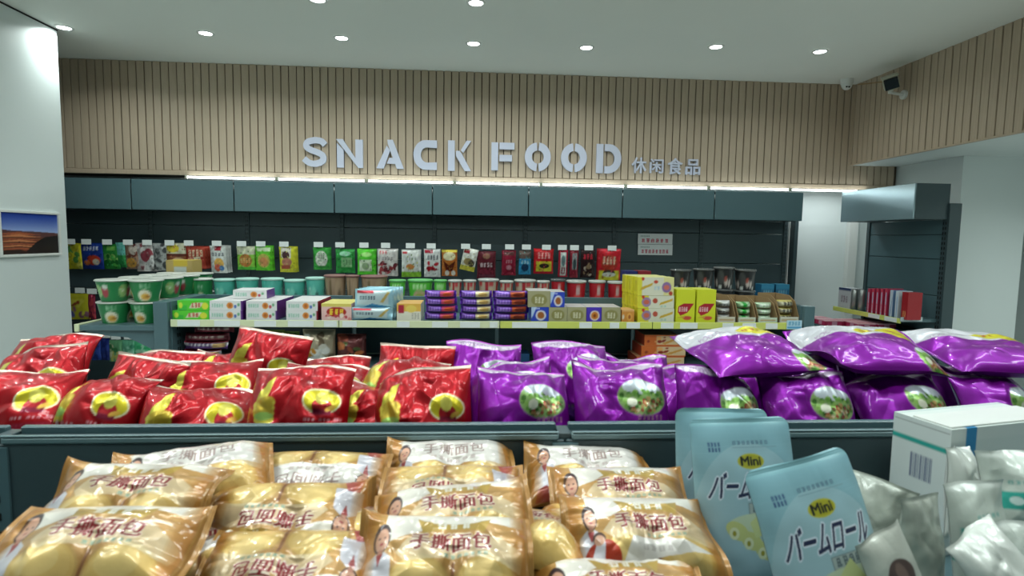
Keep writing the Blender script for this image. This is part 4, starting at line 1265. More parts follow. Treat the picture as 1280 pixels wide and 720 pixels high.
yt = Art(60, 90, 'cfd42c').poly([(.08, .3), (.12, .48), (.4, .58), (.95, .58), (.75, .4), (.6, .28), (.25, .2)], 'a81c2c').marks(.14, .32, .62, .46, 'e8c8cc', 4, 4).ell(.6, .13, .24, .06, 'c8503c').poly([(.08, .14), (.5, .2), (.45, .12)], 'c89a3c')
for k, (x0, x1) in enumerate([(844.5, 869.5), (870, 895.5)]):
    carton(x0, x1, 362, 402.5, YG, .16, yt, 'tall lime-yellow carton with red swoosh, %s' % ('beside the wafer boxes', 'beside the open display cartons')[k], group='tall yellow cartons', top='d4d84c', nu=40)


# open display cartons with packets inside
def display(x0, x1, yt_, col, inner, lab, ilab):
    A, B = at(x0, 402, YG), at(x1, yt_, YG)
    w, h, d = B.x - A.x, B.z - A.z, .28
    r = empty('display_carton', ((A.x + B.x) / 2, YG, ZG + .0005))
    tag(r, lab, 'box', 'open display cartons')
    me = printed_box('front_lip', w, .004, h * .22, Art(40, 12, col).rect(.1, .3, .9, .6, 'b89a70'), nu=20, nv=6)
    link_mesh('front_lip', me, M['cardprint'], r).location = (0, .002, 0)
    for s in (-1, 1):
        bm = bmesh.new()
        vs = [(0, .22 * h), (.05, h * .8), (.12, h), (d, h), (d, 0), (0, 0)]
        x = s * (w / 2 - .002)
        f0 = [bm.verts.new((x - .0015, y, z)) for y, z in vs]
        f1 = [bm.verts.new((x + .0015, y, z)) for y, z in vs]
        bm.faces.new(f0); bm.faces.new(f1[::-1])
        for i in range(len(vs)):
            j = (i + 1) % len(vs)
            bm.faces.new((f0[j], f0[i], f1[i], f1[j]))
        bmesh.ops.recalc_face_normals(bm, faces=bm.faces[:])
        bm_obj('side_panel', bm, M['kraft'], r)
    box('back_panel', (-w / 2 + .004, d - .003, 0), (w / 2 - .004, d, h), M['kraft'], r)
    box('bottom_panel', (-w / 2 + .004, .005, 0), (w / 2 - .004, d - .003, .003), M['kraft'], r)
    hh = .03
    n_ = 3
    for k in range(n_):
        me = bag_mesh('packet', inner, w * .82, h * .27, .1, 24, 10, 300 + k + int(x0), 'u', .05, .3, narrow=.02)
        place('packet', me, M['foil'], ((A.x + B.x) / 2, YG + .07, ZG + .004 + k * h * .275), (0, 0, math.radians(2 * k - 2)),
              '%s, %s of three' % (ilab, ('lowest', 'middle', 'uppermost')[k]), 'snack pack', ilab)
    return r


display(896.5, 921, 371, 'cfc8b8', Art(60, 24, 'a8a8a4').marks(.1, .2, .9, .5, '48484c', 4).rect(0, .7, 1, 1, 'd8d8d4'), 'open kraft display carton with grey and white packets', 'grey and white packet in the first display carton')
display(922.5, 946.5, 373, 'd2d6c4', Art(60, 24, 'a8cfa0').rect(.3, 0, .55, 1, '2c9a3c').marks(.6, .2, .95, .7, 'dce8d8', 3), 'open display carton with green-striped packets', 'green-striped packet in the second display carton')
display(947.5, 973.5, 374, 'cfdcc8', Art(60, 24, 'bcd8b4').marks(.1, .2, .9, .8, 'e0e8dc', 4).rect(.8, 0, 1, .4, 'a86c4c'), 'open display carton with pale green packets', 'pale green packet in the third display carton')
display(974.5, 1000.5, 370, 'd6d2c4', Art(60, 24, 'd8d2b4').marks(.2, .2, .8, .8, '34343a', 3, 8).rect(0, .8, 1, 1, 'c8b85c'), 'open display carton with cream and black packets at the shelf end', 'cream and black packet in the last display carton')
# blue shelf talker clipped to the strip
a = Art(60, 30, 'b4d4e4').rect(.05, .1, .95, .3, '4a9ac8').marks(.1, .45, .9, .85, '5a9cc0', 4)
A, B = at(983, 411.5, GY - .004), at(1002.5, 400.5, GY - .004)
place('shelf_card', printed_box('shelf_card', B.x - A.x, .002, B.z - A.z, a, nu=24, nv=12), M['cardprint'], ((A.x + B.x) / 2, GY - .0045, A.z), (0, 0, 0), 'small light blue card clipped on the price strip near the right end', 'card')

# lower shelf of the gondola
ZGL = ZG - .275
YL = 3.27
barL = Art(120, 30, '5c3a78').rect(0, .5, 1, .85, 'c8c4c8').marks(.12, .45, .7, .85, '4c3c60', 6).rect(0, .86, 1, 1, 'a8243c').rect(.7, .3, .95, .8, 'b09060')
barM = Art(120, 30, '702c38').rect(.1, .4, .9, .7, 'a09088').marks(.15, .4, .8, .7, '542028', 5)
zz = ZGL
for k, (x0, x1, a, lab) in enumerate([(224, 275, barL, 'bottom'), (224, 272, barL, 'second'), (226, 280, barL, 'third'), (228, 282, barM, 'fourth'), (240, 288, barM, 'topmost')]):
    A, B = at(x0, 440, YL), at(x1, 430, YL)
    me = bag_mesh('snack_bar', a, B.x - A.x, .046, .09, 44, 12, 90 + k, 'u', .05, .4, narrow=.02)
    place('snack_bar', me, M['foil'], ((A.x + B.x) / 2, YL + .05, zz + .001), (0, 0, math.radians(k * 2 - 3)), 'bar pack with grey and crimson bands on the lower shelf, %s of the pile' % lab, 'snack pack', 'bar packs on the lower shelf')
    zz += .048
lows = [(329, 352, 414, 470, '8aa84c', ['c4d070', '5c7c34', 'd8d8b0'], 'green and white bag on the lower shelf behind the red bags'),
        (352, 371, 416, 470, '7c9a4c', ['a8bc64', '486a2c'], 'darker green bag on the lower shelf beside the green and white one'),
        (376, 417, 413, 470, 'a89c84', ['d8d4c8', 'c8882c', 'e4e2dc', '6c5c48'], 'silver bag with gold patch on the lower shelf'),
        (419, 456, 419, 470, '5c2c2c', ['8c4434', '2c2420', 'b86c3c', '4c5c34'], 'dark red-brown bag on the lower shelf')]
for j, (x0, x1, y0, y1, bg, bl, lab) in enumerate(lows):
    A, B = at(x0, y1, YL), at(x1, y0, YL)
    a = Art(90, 110, bg).blobs(.1, .1, .9, .9, bl, 16, .12, 60 + j)
    me = bag_mesh('snack_bag', a, B.x - A.x, B.z - ZGL, .07, 36, 36, 260 + j, 'v', .06, .8, narrow=.03)
    place('snack_bag', me, M['foil'], ((A.x + B.x) / 2, YL + .05, ZGL), (0, 0, 0), lab, 'snack bag', 'bags on the lower shelf')
lo = Art(90, 40, 'c8642c').rect(.35, .1, 1, .9, 'd0b48c').poly([(.5, .2), (.9, .7), (.95, .6), (.6, .1)], 'c89044').blobs(.1, .2, .6, .8, ['8c2c1c', 'e0a060'], 6, .06, 2)
zz = ZGL
for k, (x0, x1, y0, y1) in enumerate([(796, 856, 447, 462), (802, 858, 432, 447), (806, 850, 419, 432)]):
    A, B = at(x0, y1, YL), at(x1, y0, YL)
    hh = (at(820, 419, YL).z - ZGL) / 3
    me = printed_box('carton', B.x - A.x, .2, hh - .001, lo, 'c09068', 'a83c24', 'a83c24', nu=50, nv=16)
    place('carton', me, M['cardprint'], ((A.x + B.x) / 2, YL + .11, zz + .0005), (0, 0, 0), 'orange biscuit carton on the dark lower shelf, %s of three' % ('bottom', 'middle', 'top')[k], 'box', 'orange cartons on the lower shelf')
    zz += hh
A, B = at(702, 470, YL + .1), at(742, 434, YL + .1)
place('carton', printed_box('carton', B.x - A.x, .12, B.z - ZGL, Art(60, 60, '8c742c').marks(.1, .82, .9, .95, 'c8a83c', 4)), M['cardprint'], ((A.x + B.x) / 2, YL + .18, ZGL), (0, 0, 0), 'dull yellow carton in the shade of the lower shelf above the purple bags', 'box')
A, B = at(640, 470, YL + .1), at(662, 443, YL + .1)
place('carton', printed_box('carton', B.x - A.x, .12, B.z - ZGL, Art(40, 60, '24507c')), M['cardprint'], ((A.x + B.x) / 2, YL + .18, ZGL), (0, 0, 0), 'dark blue carton on the lower shelf between the purple bags', 'box')
# kraft carton with white label behind the green bowls
A, B = at(189, 360, 3.86), at(222, 327, 3.86)
a = Art(90, 90, 'b39a5c').rect(.28, .86, .82, 1, 'c8ac34').rect(.3, 0, .78, .84, 'b4bab4').marks(.36, .1, .72, .7, '8c948c', 2)
hk = B.z - (ZP - .1)
me = printed_box('carton', B.x - A.x, .14, hk, a, 'c8ac34', nu=40, nv=40)
place('carton', me, M['cardprint'], ((A.x + B.x) / 2 + .0, 4.12, ZP - .0995), (0, 0, 0), 'tan carton with white label and yellow top standing behind the green bowls', 'box')
gp('riser_shelf', (-2.3, 4.02, ZP - .125), (GX[0] - .1, 4.24, ZP - .1), M['steel'])
# blue boxes behind the dark soup tubs
for k in range(4): wp('wall_shelf', (XJ[7] + .02, YB - .42, 1.0), (XJ[8] - .02, YB, 1.02), M['steel'], .002) if k == 0 else None
for k, (x0, x1) in enumerate([(951, 968), (969.5, 987)]):
    A, B = at(x0, 372, 5.34), at(x1, 355.5, 5.34)
    a = Art(50, 50, '1f6488').rect(0, .75, 1, 1, '2f84a8').marks(.15, .5, .85, .7, '78b0c4', 4)
    place('carton', printed_box('carton', B.x - A.x, .12, B.z - 1.021, a, '3c90b0'), M['cardprint'], ((A.x + B.x) / 2, 5.40, 1.0205), (0, 0, 0), 'teal-blue carton on the wall shelving, ' + ('next to the dark soup tubs', 'nearest the white wall')[k], 'box', 'teal-blue cartons')
for k, (x0, x1, c, w_) in enumerate([(781, 797, '1c2468', 'dark blue'), (797, 814, '8c1c2c', 'dark red')]):
    A, B = at(x0, 372, YR), at(x1, 339, YR)
    place('carton', printed_box('carton', B.x - A.x, .12, B.z - ZRS, Art(40, 60, c)), M['cardprint'], ((A.x + B.x) / 2, YR + .06, ZRS), (0, 0, 0), w_ + ' carton just showing above the yellow wafer boxes', 'box')

# ------------------------------------------------------------ goods on the right-hand unit
def side_box(p0, p1, y0, y1, art, lab, dx=.12, name='carton', cat='box', m='cardprint'):
    """carton facing -X on the side unit between two pixels of its front face"""
    A, B = at_x(p0, y0, XU), at_x(p1, y1, XU)
    w = abs(A.y - B.y)
    h = B.z - ZS2 if B.z > ZS2 else .05
    me = printed_box(name, w - .004, dx, h, art, nu=24, nv=24)
    return place(name, me, M[m], (XU + dx / 2, (A.y + B.y) / 2, ZS2 + .0005), (0, 0, math.radians(-90)), lab, cat, 'goods on the side shelf')


side_box(1047, 1064, 384, 361, Art(50, 60, 'b4b6ba').marks(.2, .3, .8, .6, '7c6a74', 3).rect(0, .88, 1, 1, '26365c'), 'grey-white box with navy top at the far end of the side shelf')
for k, px in enumerate((1069, 1078)):
    A = at_x(px, 362, XU + .035)
    r = empty('drink_can', (XU + .035, A.y, ZS2))
    tag(r, 'tall silver can on the side shelf, ' + ('beside the navy-topped box', 'beside the crimson packs')[k], 'can', 'silver cans')
    link_mesh('can_body', lathe_mesh('can_body', [(.024, 0), (.03, .006), (.03, A.z - ZS2 - .012), (.024, A.z - ZS2)], 24), M['silvercan'], r)
    link_mesh('can_top', lathe_mesh('can_top', [(.024, A.z - ZS2 - .001), (.022, A.z - ZS2 - .003), (.0005, A.z - ZS2 - .003)], 24), M['steeldark'], r)
pk_ = Art(40, 60, 'b83050').rect(.3, 0, .7, .9, 'b4b4c8').rect(0, .85, 1, 1, 'c03c54').marks(.1, .1, .9, .4, 'c8485c', 2)
for k, (p0, p1) in enumerate([(1083, 1088), (1088, 1093.5), (1093.5, 1099), (1099, 1104.5), (1104.5, 1110)]):
    side_box(p0, p1, 388, 361, pk_, 'crimson and lilac slim pack on the side shelf, %s of five from the cans' % ('first', 'second', 'third', 'fourth', 'fifth')[k], .14)
side_box(1111, 1117, 389, 363, Art(30, 60, 'b8c0cc').poly([(0, 0), (.9, .8), (1, .8), (.3, 0)], '6a88b0'), 'white pack with blue diagonal on the side shelf')
side_box(1118, 1124, 390, 364, Art(30, 60, 'c4ccd4').rect(.4, 0, .7, .8, '8aa4c4'), 'white and pale blue pack beside the red box on the side shelf')
side_box(1126, 1136, 391, 366, Art(40, 60, '9c1c24').marks(.2, .1, .8, .3, 'd8a060', 2), 'dark red box standing last on the side shelf')
A = at(1125, 398, YN + .02); B = at(1153, 390, YN + .02)
place('shelf_card', printed_box('shelf_card', B.x - A.x, .004, .035, Art(60, 16, 'b4c4c8').marks(.1, .2, .9, .7, '8ca0a8', 3)), M['cardprint'], ((A.x + B.x) / 2, YN + .015, ZS2 - .015), (0, 0, 0), 'pale card strip on the near end of the side shelf', 'card')
pb = Art(60, 60, 'a01c44').rect(.1, .15, .9, .75, 'b03058').rect(.35, .1, .65, .8, 'c890a4').rect(0, .85, 1, 1, 'd8a4b0')
ptop = Art(60, 60, 'd8a8b0').rect(0, .4, 1, .6, 'c05c74').marks(.1, .1, .9, .3, 'b8606c', 4)
zt = at(1050, 402, 4.8).z
for k, (x, y) in enumerate([(3.2, 5.1), (3.2, 4.93), (3.38, 4.93), (3.38, 4.76), (3.56, 4.93), (3.56, 4.76)]):
    me = printed_box('carton', .165, .16, zt - .887, pb, ptop, pb, pb)
    place('carton', me, M['cardprint'], (x, y, .8865), (0, 0, 0), 'pink and crimson carton on the low base of the side unit, ' + ('far corner', 'outer row', 'middle row far', 'middle row near', 'inner row far', 'inner row near')[k], 'box', 'pink cartons')

# ------------------------------------------------------------ red and purple snack bags behind the near rail
redB = Art(260, 280, 'a20615')
redB.rect(0, .965, 1, 1, 'd8c4b4')
redB.mottle(.03, 3)
redB.ell(.19, .60, .085, .12, 'b9b03a').ell(.27, .60, .075, .115, 'a20615')
redB.poly([(.28, .80), (.20, .76), (.13, .62), (.14, .56), (.22, .58), (.25, .66)], 'cfc24a')
for k in range(4):
    y = .58 - k * .038
    redB.ell(.2 + .005 * k, y, .125 - .006 * k, .045, 'c9bb46').ell(.21, y + .02, .1, .03, 'b59a30' if k < 3 else '9cc060')
redB.ell(.77, .60, .175, .105, 'dfd8b0').ell(.77, .60, .16, .092, 'c8b828').ell(.78, .55, .085, .072, 'a01820').rect(.70, .49, .86, .53, '7a1430')
redB.ell(.77, .625, .06, .055, 'd2c85c').ell(.85, .545, .05, .018, 'd8a848', rot=.4)
redB.marks(.63, .445, .73, .465, 'd8a0a8', 3).marks(.76, .443, .86, .465, 'd8a0a8', 3).marks(.89, .448, .96, .467, 'd8a0a8', 3)
redB.marks(.1, .385, .5, .43, 'c8a0a8', 7, 5).marks(.1, .33, .46, .36, 'a86a74', 6)
redB.rect(.62, .30, .95, .42, '8c1430', .8).marks(.64, .4, .9, .41, 'a83850', 7)
redB.rect(0, 0, 1, .03, '8c0c18')
RV = []
for k, (l0, l1, tw, cr) in enumerate([(.05, .95, .25, 1.0), (.0, .75, -.3, 1.2), (.1, 1.15, .35, 1.0), (.0, .5, -.15, 1.3), (.05, .85, .0, 1.1), (-.05, 1.2, -.4, 1.1)]):
    RV.append(bag_mesh('snack_bag', redB, .19, .205, .08, 110, 100, 500 + k, 'v', .05, cr * 1.2, (l0, l1), tw, narrow=.03, wave=.012))


def stand(mv, m, px, Y, yaw, roll, dz, label, name='snack_bag', cat='snack bag', group=None, scale=1.0):
    p = at(px, 500, Y)
    return place(name, mv, m, (p.x, Y, ZBG + .001 + dz), (math.radians(0), math.radians(roll), math.radians(yaw)), label, cat, group, scale=(scale, scale, scale))


REDS = [  # px, Y, yaw, roll, dz, variant, scale, label
    (5, 1.06, 6, -3, .0, 0, 1, 'red snack bag cut by the left edge of the photo, front row'),
    (105, 1.075, -8, 3, 0, 5, .95, 'red snack bag second from the left end of the front row, its top folded over'),
    (228, 1.04, 10, 5, -.02, 2, 1, 'low red snack bag in the front row with tilted crescent print, third from the left'),
    (368, 1.055, 0, 0, .002, 4, 1, 'red snack bag squarely facing out, banana and round emblem, middle of the front row'),
    (452, 1.09, -14, 8, -.022, 2, .95, 'red snack bag half hidden behind the last red front bag'),
    (532, 1.045, -3, -4, -.004, 1, 1, 'last red snack bag of the front row, touching the purple bags'),
    (45, 1.20, 4, -5, .008, 1, 1, 'red snack bag in the second row behind the leftmost front bag'),
    (165, 1.20, -10, 6, -.006, 3, .95, 'red snack bag in the second row between second and third front bags'),
    (262, 1.18, 8, -4, -.006, 0, 1, 'red snack bag in the second row behind the low tilted one'),
    (400, 1.20, 6, 3, .0, 2, .95, 'red snack bag in the second row behind the square-facing bag'),
    (485, 1.19, -16, 6, .006, 5, 1, 'red snack bag in the second row with steep folded corner, near the purple bags'),
    (55, 1.35, 0, -4, .012, 4, 1, 'red snack bag in the third row beside the white wall'),
    (190, 1.36, 10, 5, -.022, 1, .95, 'red snack bag in the third row below the green hanging bags'),
    (322, 1.37, -6, 8, .008, 3, 1.02, 'tallest red snack bag standing up in the third row with open collar top'),
    (415, 1.37, 5, -2, -.034, 4, .95, 'red snack bag in the third row beside the tallest one'),
    (515, 1.33, -4, 2, -.010, 3, .98, 'red snack bag in the third row touching the first rear purple bag'),
    (275, 1.5, 12, 8, -.045, 2, 1, 'red snack bag in the rearmost row behind the tall open-topped one'),
]
for px, Y, yaw, roll, dz, v, sc, lab in REDS:
    stand(RV[v], M['foil'], px, Y, yaw, roll, dz, lab, group='red snack bags', scale=sc)

purB = Art(260, 280, '7c0e92')
purB.mottle(.03, 5)


def oval_picture(a, cx, cy, rx, ry, seed):
    a.ell(cx, cy, rx + .008, ry + .006, 'a868b0')
    a.ell(cx, cy, rx, ry, '8fb06c').ell(cx, cy + ry * .55, rx * .8, ry * .42, 'c4ccd4')
    r = random.Random(seed)
    cols = ['6c9c44', '4c7c34', '8cb45c', '3c6428']
    for k in range(90):
        x, y = r.uniform(-1, 1), r.uniform(-.85, .35)
        if x * x + y * y > .8: continue
        a.ell(cx + x * rx, cy + y * ry, .024, .016, r.choice(cols))
    for k in range(40):
        x, y = r.uniform(-.5, .9), r.uniform(-.8, -.05)
        if x * x + y * y > .75: continue
        a.ell(cx + x * rx, cy + y * ry, .017, .013, r.choice(['8c5c34', 'd8c8a4', '5c3420', 'b48c5c', '983c30']))
    a.ell(cx - rx * .45, cy - ry * .3, rx * .2, ry * .25, 'dcdcc8')
    return a


oval_picture(purB, .68, .61, .26, .135, 3)
purB.marks(.6, .445, .9, .485, 'b07a9c', 6)
purB.ell(.5, 1.0, .5, .13, 'd0ccd4', .9).text('YOO-DOO', .15, .9, .5, .95, '8c5a9c')
purB.rect(0, .985, 1, 1, 'a038ac')
purB.marks(.35, .26, .5, .28, '7c8c5c', 4)
PV = []
for k, (l0, l1, tw, cr) in enumerate([(.0, .9, .2, .9), (.05, 1.05, -.25, .9), (.0, .7, .3, 1.1), (.1, .6, -.2, 1.2), (.0, .8, 0, .8)]):
    PV.append(bag_mesh('snack_bag', purB, .184, .205, .085, 110, 100, 600 + k, 'v', .05, cr * 1.15, (l0, l1), tw, narrow=.03, wave=.012))
PURS = [
    (655, 1.05, 3, 2, 0, 0, 1, 'first purple snack bag of the front row, beside the last red bag'),
    (780, 1.05, -2, 0, .004, 4, 1.02, 'purple snack bag in the front row behind the blue pouches, second from the red bags'),
    (900, 1.05, 4, 4, -.004, 2, 1, 'tilted crumpled purple snack bag in the front row above the blue pouches'),
    (1018, 1.04, -3, 1, -.004, 4, 1, 'purple snack bag standing under the purple bag that lies with yellow badge'),
    (1144, 1.045, 2, 0, -.006, 1, 1, 'purple snack bag standing above the white carton with its blue tape'),
    (1268, 1.04, 3, 0, -.006, 0, 1, 'purple snack bag standing at the right edge of the photo'),
    (1010, 1.16, -8, -4, .014, 3, .95, 'purple snack bag squeezed between the standing and lying ones, round picture near its top'),
    (600, 1.33, 8, 6, -.004, 3, 1, 'purple snack bag with raised corner, rear row, where red and purple bags meet'),
    (645, 1.19, 0, -3, -.012, 1, 1, 'purple snack bag in the second row behind the first purple bag'),
    (722, 1.34, -5, -6, -.006, 2, 1.02, 'purple snack bag in the rear row with wide upright collar'),
    (775, 1.19, 7, 4, -.006, 0, 1, 'purple snack bag in the second row behind the second purple bag'),
    (862, 1.20, -6, 3, -.02, 1, 1, 'purple snack bag in the second row beside the lying purple bags'),
    (1085, 1.19, 4, 0, -.01, 3, .95, 'purple snack bag in the second row under the first two lying bags'),
    (1225, 1.2, -4, 0, -.01, 4, .95, 'purple snack bag in the second row under the last two lying bags'),
    (950, 1.34, 0, 0, -.03, 1, .95, 'purple snack bag in the rear row behind the lying bag with the badge'),
    (800, 1.36, 4, 2, -.028, 4, .95, 'purple snack bag in the rear row in front of the orange cartons'),
]
for px, Y, yaw, roll, dz, v, sc, lab in PURS:
    stand(PV[v], M['foil'], px, Y, yaw, roll, dz, lab, group='purple snack bags', scale=sc)
# three purple bags lying on top of the standing ones
lieA = Art(300, 240, '7c0e92').mottle(.03, 8)
lieA.ell(.45, .78, .48, .30, 'cfcfd6').ell(.15, .95, .3, .2, '7c0e92', .0)
lieA.text('YOO-DOO', .1, .56, .4, .64, 'a884b0', shear=.02)
lieA.ell(.62, .62, .16, .08, 'd4cc34').marks(.5, .6, .72, .64, 'b0502c', 3)
lieA.ell(.83, .62, .15, .15, 'd8d02c').poly([(.78, .70), (.82, .70), (.84, .6), (.92, .6), (.92, .57), (.81, .57)], 'a82c24')
lieA.ell(.86, .52, .13, .03, 'b4ac24')
lieA.marks(.3, .31, .72, .345, 'c48ccc', 8, 3)
oval_picture(lieA, .86, .12, .13, .14, 9)
LV = [bag_mesh('snack_bag', lieA, .24, .24, .075, 130, 90, 700 + k, 'u', .05, .85, (.0, .0), 0.0, narrow=.04, wave=.01) for k in range(3)]
for k, (px, py, Y, yaw, tiltx, roll, lab) in enumerate([
    (972, 467, 1.055, 4, -81, -2, 'purple snack bag lying flat with yellow badge and red stroke, nearest the blue pouches'),
    (1124, 465, 1.06, -3, -79, 0, 'purple snack bag lying flat, middle of the three lying bags, wide white band'),
    (1278, 468, 1.06, -5, -80, 2, 'purple snack bag lying flat at the right edge below the white pillar')]):
    p = at(px, py, Y)
    place('snack_bag', LV[k], M['foil'], (p.x, p.y, p.z), (math.radians(tiltx), math.radians(roll), math.radians(yaw)), lab, 'snack bag', 'purple snack bags lying on top')

# ------------------------------------------------------------ bread packs in front
def portrait(a, cx, cy, s, coat=False):
    a.ell(cx, cy, .05 * s, .16 * s, '3a2a2c').ell(cx + .003, cy - .02, .038 * s, .125 * s, 'c89880').rect(cx - .012 * s, cy - .2 * s, cx + .012 * s, cy - .12 * s, 'b8806c')
    a.ell(cx + .003, cy - .065, .012 * s, .015 * s, 'a04848').ell(cx - .014 * s, cy, .007, .01, '4a3030').ell(cx + .018 * s, cy, .007, .01, '4a3030')
    a.poly([(cx - .085 * s, cy - .5 * s), (cx - .07 * s, cy - .22 * s), (cx - .02, cy - .15 * s), (cx, cy - .22 * s), (cx + .02, cy - .15 * s), (cx + .065 * s, cy - .22 * s), (cx + .08 * s, cy - .5 * s)],
           'a82c24' if coat else 'c8c4cc')
    if coat: a.ell(cx + .04 * s, cy - .5 * s, .09 * s, .26 * s, 'a03018')
    else: a.poly([(cx - .02, cy - .17 * s), (cx, cy - .3 * s), (cx + .02, cy - .17 * s)], '9c3c3c')


def bread_art(kind):
    a = Art(600, 330, 'b5894a')
    for k in range(20):
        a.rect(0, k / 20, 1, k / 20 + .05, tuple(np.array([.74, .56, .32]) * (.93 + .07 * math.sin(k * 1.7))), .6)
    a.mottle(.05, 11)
    # the clear window: yellow buns with painted highlights and brown baked seams
    a.poly([(.2, .02), (.93, .02), (.93, .40), (.6, .47), (.2, .38)], 'a87c40')
    for cx, rx in ((.37, .165), (.74, .165)):
        a.ell(cx, .2, rx * 1.05, .25, 'b08c4c', .8).ell(cx, .2, rx * .98, .23, 'c4a058').ell(cx, .22, rx * .85, .19, 'cba964', .8).ell(cx - .02, .27, rx * .62, .12, 'd2b678', .7)
    a.rect(.545, .02, .565, .4, '7c4c24')
    a.poly([(.16, .98), (.94, .98), (.95, .80), (.75, .84), (.45, .80), (.3, .66), (.16, .62)], 'ddd6cc')
    a.poly([(.24, .5), (.3, .38), (.6, .44), (.92, .34), (.94, .5), (.8, .66), (.3, .62)], 'd8cdb8', .55)
    if kind == 'white':  # large white label and grey lettering: backlit glare painted into the print
        a.poly([(.1, .95), (.9, .97), (.93, .45), (.7, .4), (.2, .42)], 'd8d2cc')
        a.text('手撕面包', .3, .58, .76, .8, '98807c', fat=1)
        a.marks(.35, .46, .7, .52, 'b8a8a4', 6)
    else:
        a.poly([(.34, .88), (.44, .82), (.66, .82), (.76, .88), (.72, .7), (.6, .74), (.5, .74), (.38, .7)], 'a8893c')
        a.marks(.45, .75, .65, .85, 'd4d0c4', 3, 3)
        for dx, dy in ((-.006, 0), (.006, 0), (0, .012), (0, -.012)):
            a.text('手撕面包', .32 + dx, .5 + dy, .76 + dx, .69 + dy, 'dccdb8', fat=1)
        for dx in (-.0025, .0025): a.text('手撕面包', .32 + dx, .5, .76 + dx, .69, '7c0c18', fat=1)
        a.marks(.5, .43, .75, .47, '7c9480', 7, 2)
        if kind == 'coat':
            a.poly([(.32, .12), (.40, .4), (.62, .42), (.9, .28), (.55, .22), (.40, .08)], 'd8d2cc').marks(.45, .28, .65, .33, 'b8b0ac', 4)
    if kind == 'coat':
        portrait(a, .17, .66, .9)
        a.ell(.22, .2, .1, .2, 'a03018').poly([(.12, .05), (.2, .4), (.24, .4), (.22, .05)], 'c4c0c8').ell(.21, .42, .035, .07, '4a3430').ell(.21, .4, .028, .055, 'c89880')
    else:
        portrait(a, .15, .68, 1.0)
        a.poly([(.07, .02), (.09, .18), (.16, .2), (.2, .02)], '8c1c24', .7)
    a.mottle(.06, 21, 26)
    for k in range(8): a.rect(0, 0, .13 - k * .012, 1, 'a0621e', .16).rect(.87 + k * .012, 0, 1, 1, 'a0621e', .16)  # ends browned in steps: shade painted into the film colour
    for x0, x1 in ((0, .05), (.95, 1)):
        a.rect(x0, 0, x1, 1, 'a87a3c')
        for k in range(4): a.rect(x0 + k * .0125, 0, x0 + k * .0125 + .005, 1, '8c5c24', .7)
    return a


def buns(U, V):
    return .010 * (np.exp(-((U + .3) ** 2 / .07 + (V + .35) ** 2 / .35)) + np.exp(-((U - .46) ** 2 / .07 + (V + .35) ** 2 / .35))) - .004 * np.exp(-((U - .1) ** 2 / .006)) * (V < .1)


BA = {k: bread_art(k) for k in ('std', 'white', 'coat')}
BM = {}
for nm, kind, seed, flip in (('std0', 'std', 801, 0), ('std1', 'std', 802, 0), ('std2', 'std', 803, 0), ('flip0', 'std', 804, 1), ('flip1', 'std', 805, 1), ('glare0', 'white', 806, 0),
                             ('glareflip', 'white', 807, 1), ('coat', 'coat', 808, 0)):
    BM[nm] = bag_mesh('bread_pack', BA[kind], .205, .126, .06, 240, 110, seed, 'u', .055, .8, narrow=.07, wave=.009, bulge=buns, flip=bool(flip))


def bread(cx, cy, Y, roll, tilt, yaw, mesh, label, z=None, group='bread packs'):
    p = at(cx, cy, Y)
    if z is not None: p.z = z
    R = Matrix.Rotation(math.radians(yaw), 4, 'Z') @ Matrix.Rotation(math.radians(-tilt), 4, 'X') @ Matrix.Rotation(math.radians(roll), 4, 'Y')
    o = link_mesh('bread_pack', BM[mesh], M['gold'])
    o.matrix_world = Matrix.Translation(p) @ R @ Matrix.Translation((0, 0, -.064))
    tag(o, label, 'bread', group)
    return o


BREAD = [  # centre px, py, depth, roll, tilt (90 = flat), yaw, mesh, label
    (243, 598, .80, -6, 66, 14, 'glare0', 'gold bread pack rising to the right at the back of the leftmost pile'),
    (160, 630, .70, 1, 62, 0, 'std0', 'gold bread pack with portrait and red lettering, upper front of the leftmost pile'),
    (118, 694, .605, 2, 64, 2, 'std1', 'gold bread pack at the bottom left corner of the photo'),
    (398, 604, .84, 2, 66, 0, 'glareflip', 'pale bread pack with upside-down lettering greyed by painted glare, back of the second pile'),
    (362, 655, .72, 0, 58, 0, 'flip0', 'bread pack showing two yellow buns, lettering upside down, middle of the second pile'),
    (362, 722, .63, 1, 62, 0, 'flip1', 'bread pack at the bottom of the second pile with upside-down red lettering'),
    (563, 588, .88, -2, 62, 0, 'glare0', 'pale bread pack at the back of the third pile'),
    (565, 624, .775, 1, 66, 0, 'flip1', 'bread pack with upside-down red lettering, second of the third pile'),
    (566, 656, .70, -7, 62, -3, 'std2', 'bread pack with creased white corner, third of the third pile'),
    (555, 704, .63, 1, 58, 0, 'std0', 'front bread pack of the third pile with woman portrait and large red lettering'),
    (735, 594, .88, 2, 64, 0, 'glare0', 'pale shiny bread pack at the back of the fourth pile'),
    (776, 630, .775, 1, 56, 0, 'std1', 'bread pack with portrait in the middle of the fourth pile'),
    (800, 676, .69, 3, 54, 3, 'coat', 'front bread pack of the fourth pile with red coat print and white label'),
    (775, 757, .61, 0, 66, 0, 'std2', 'bread pack cut by the bottom edge, below the red coat one'),
]
for b in BREAD: bread(*b)
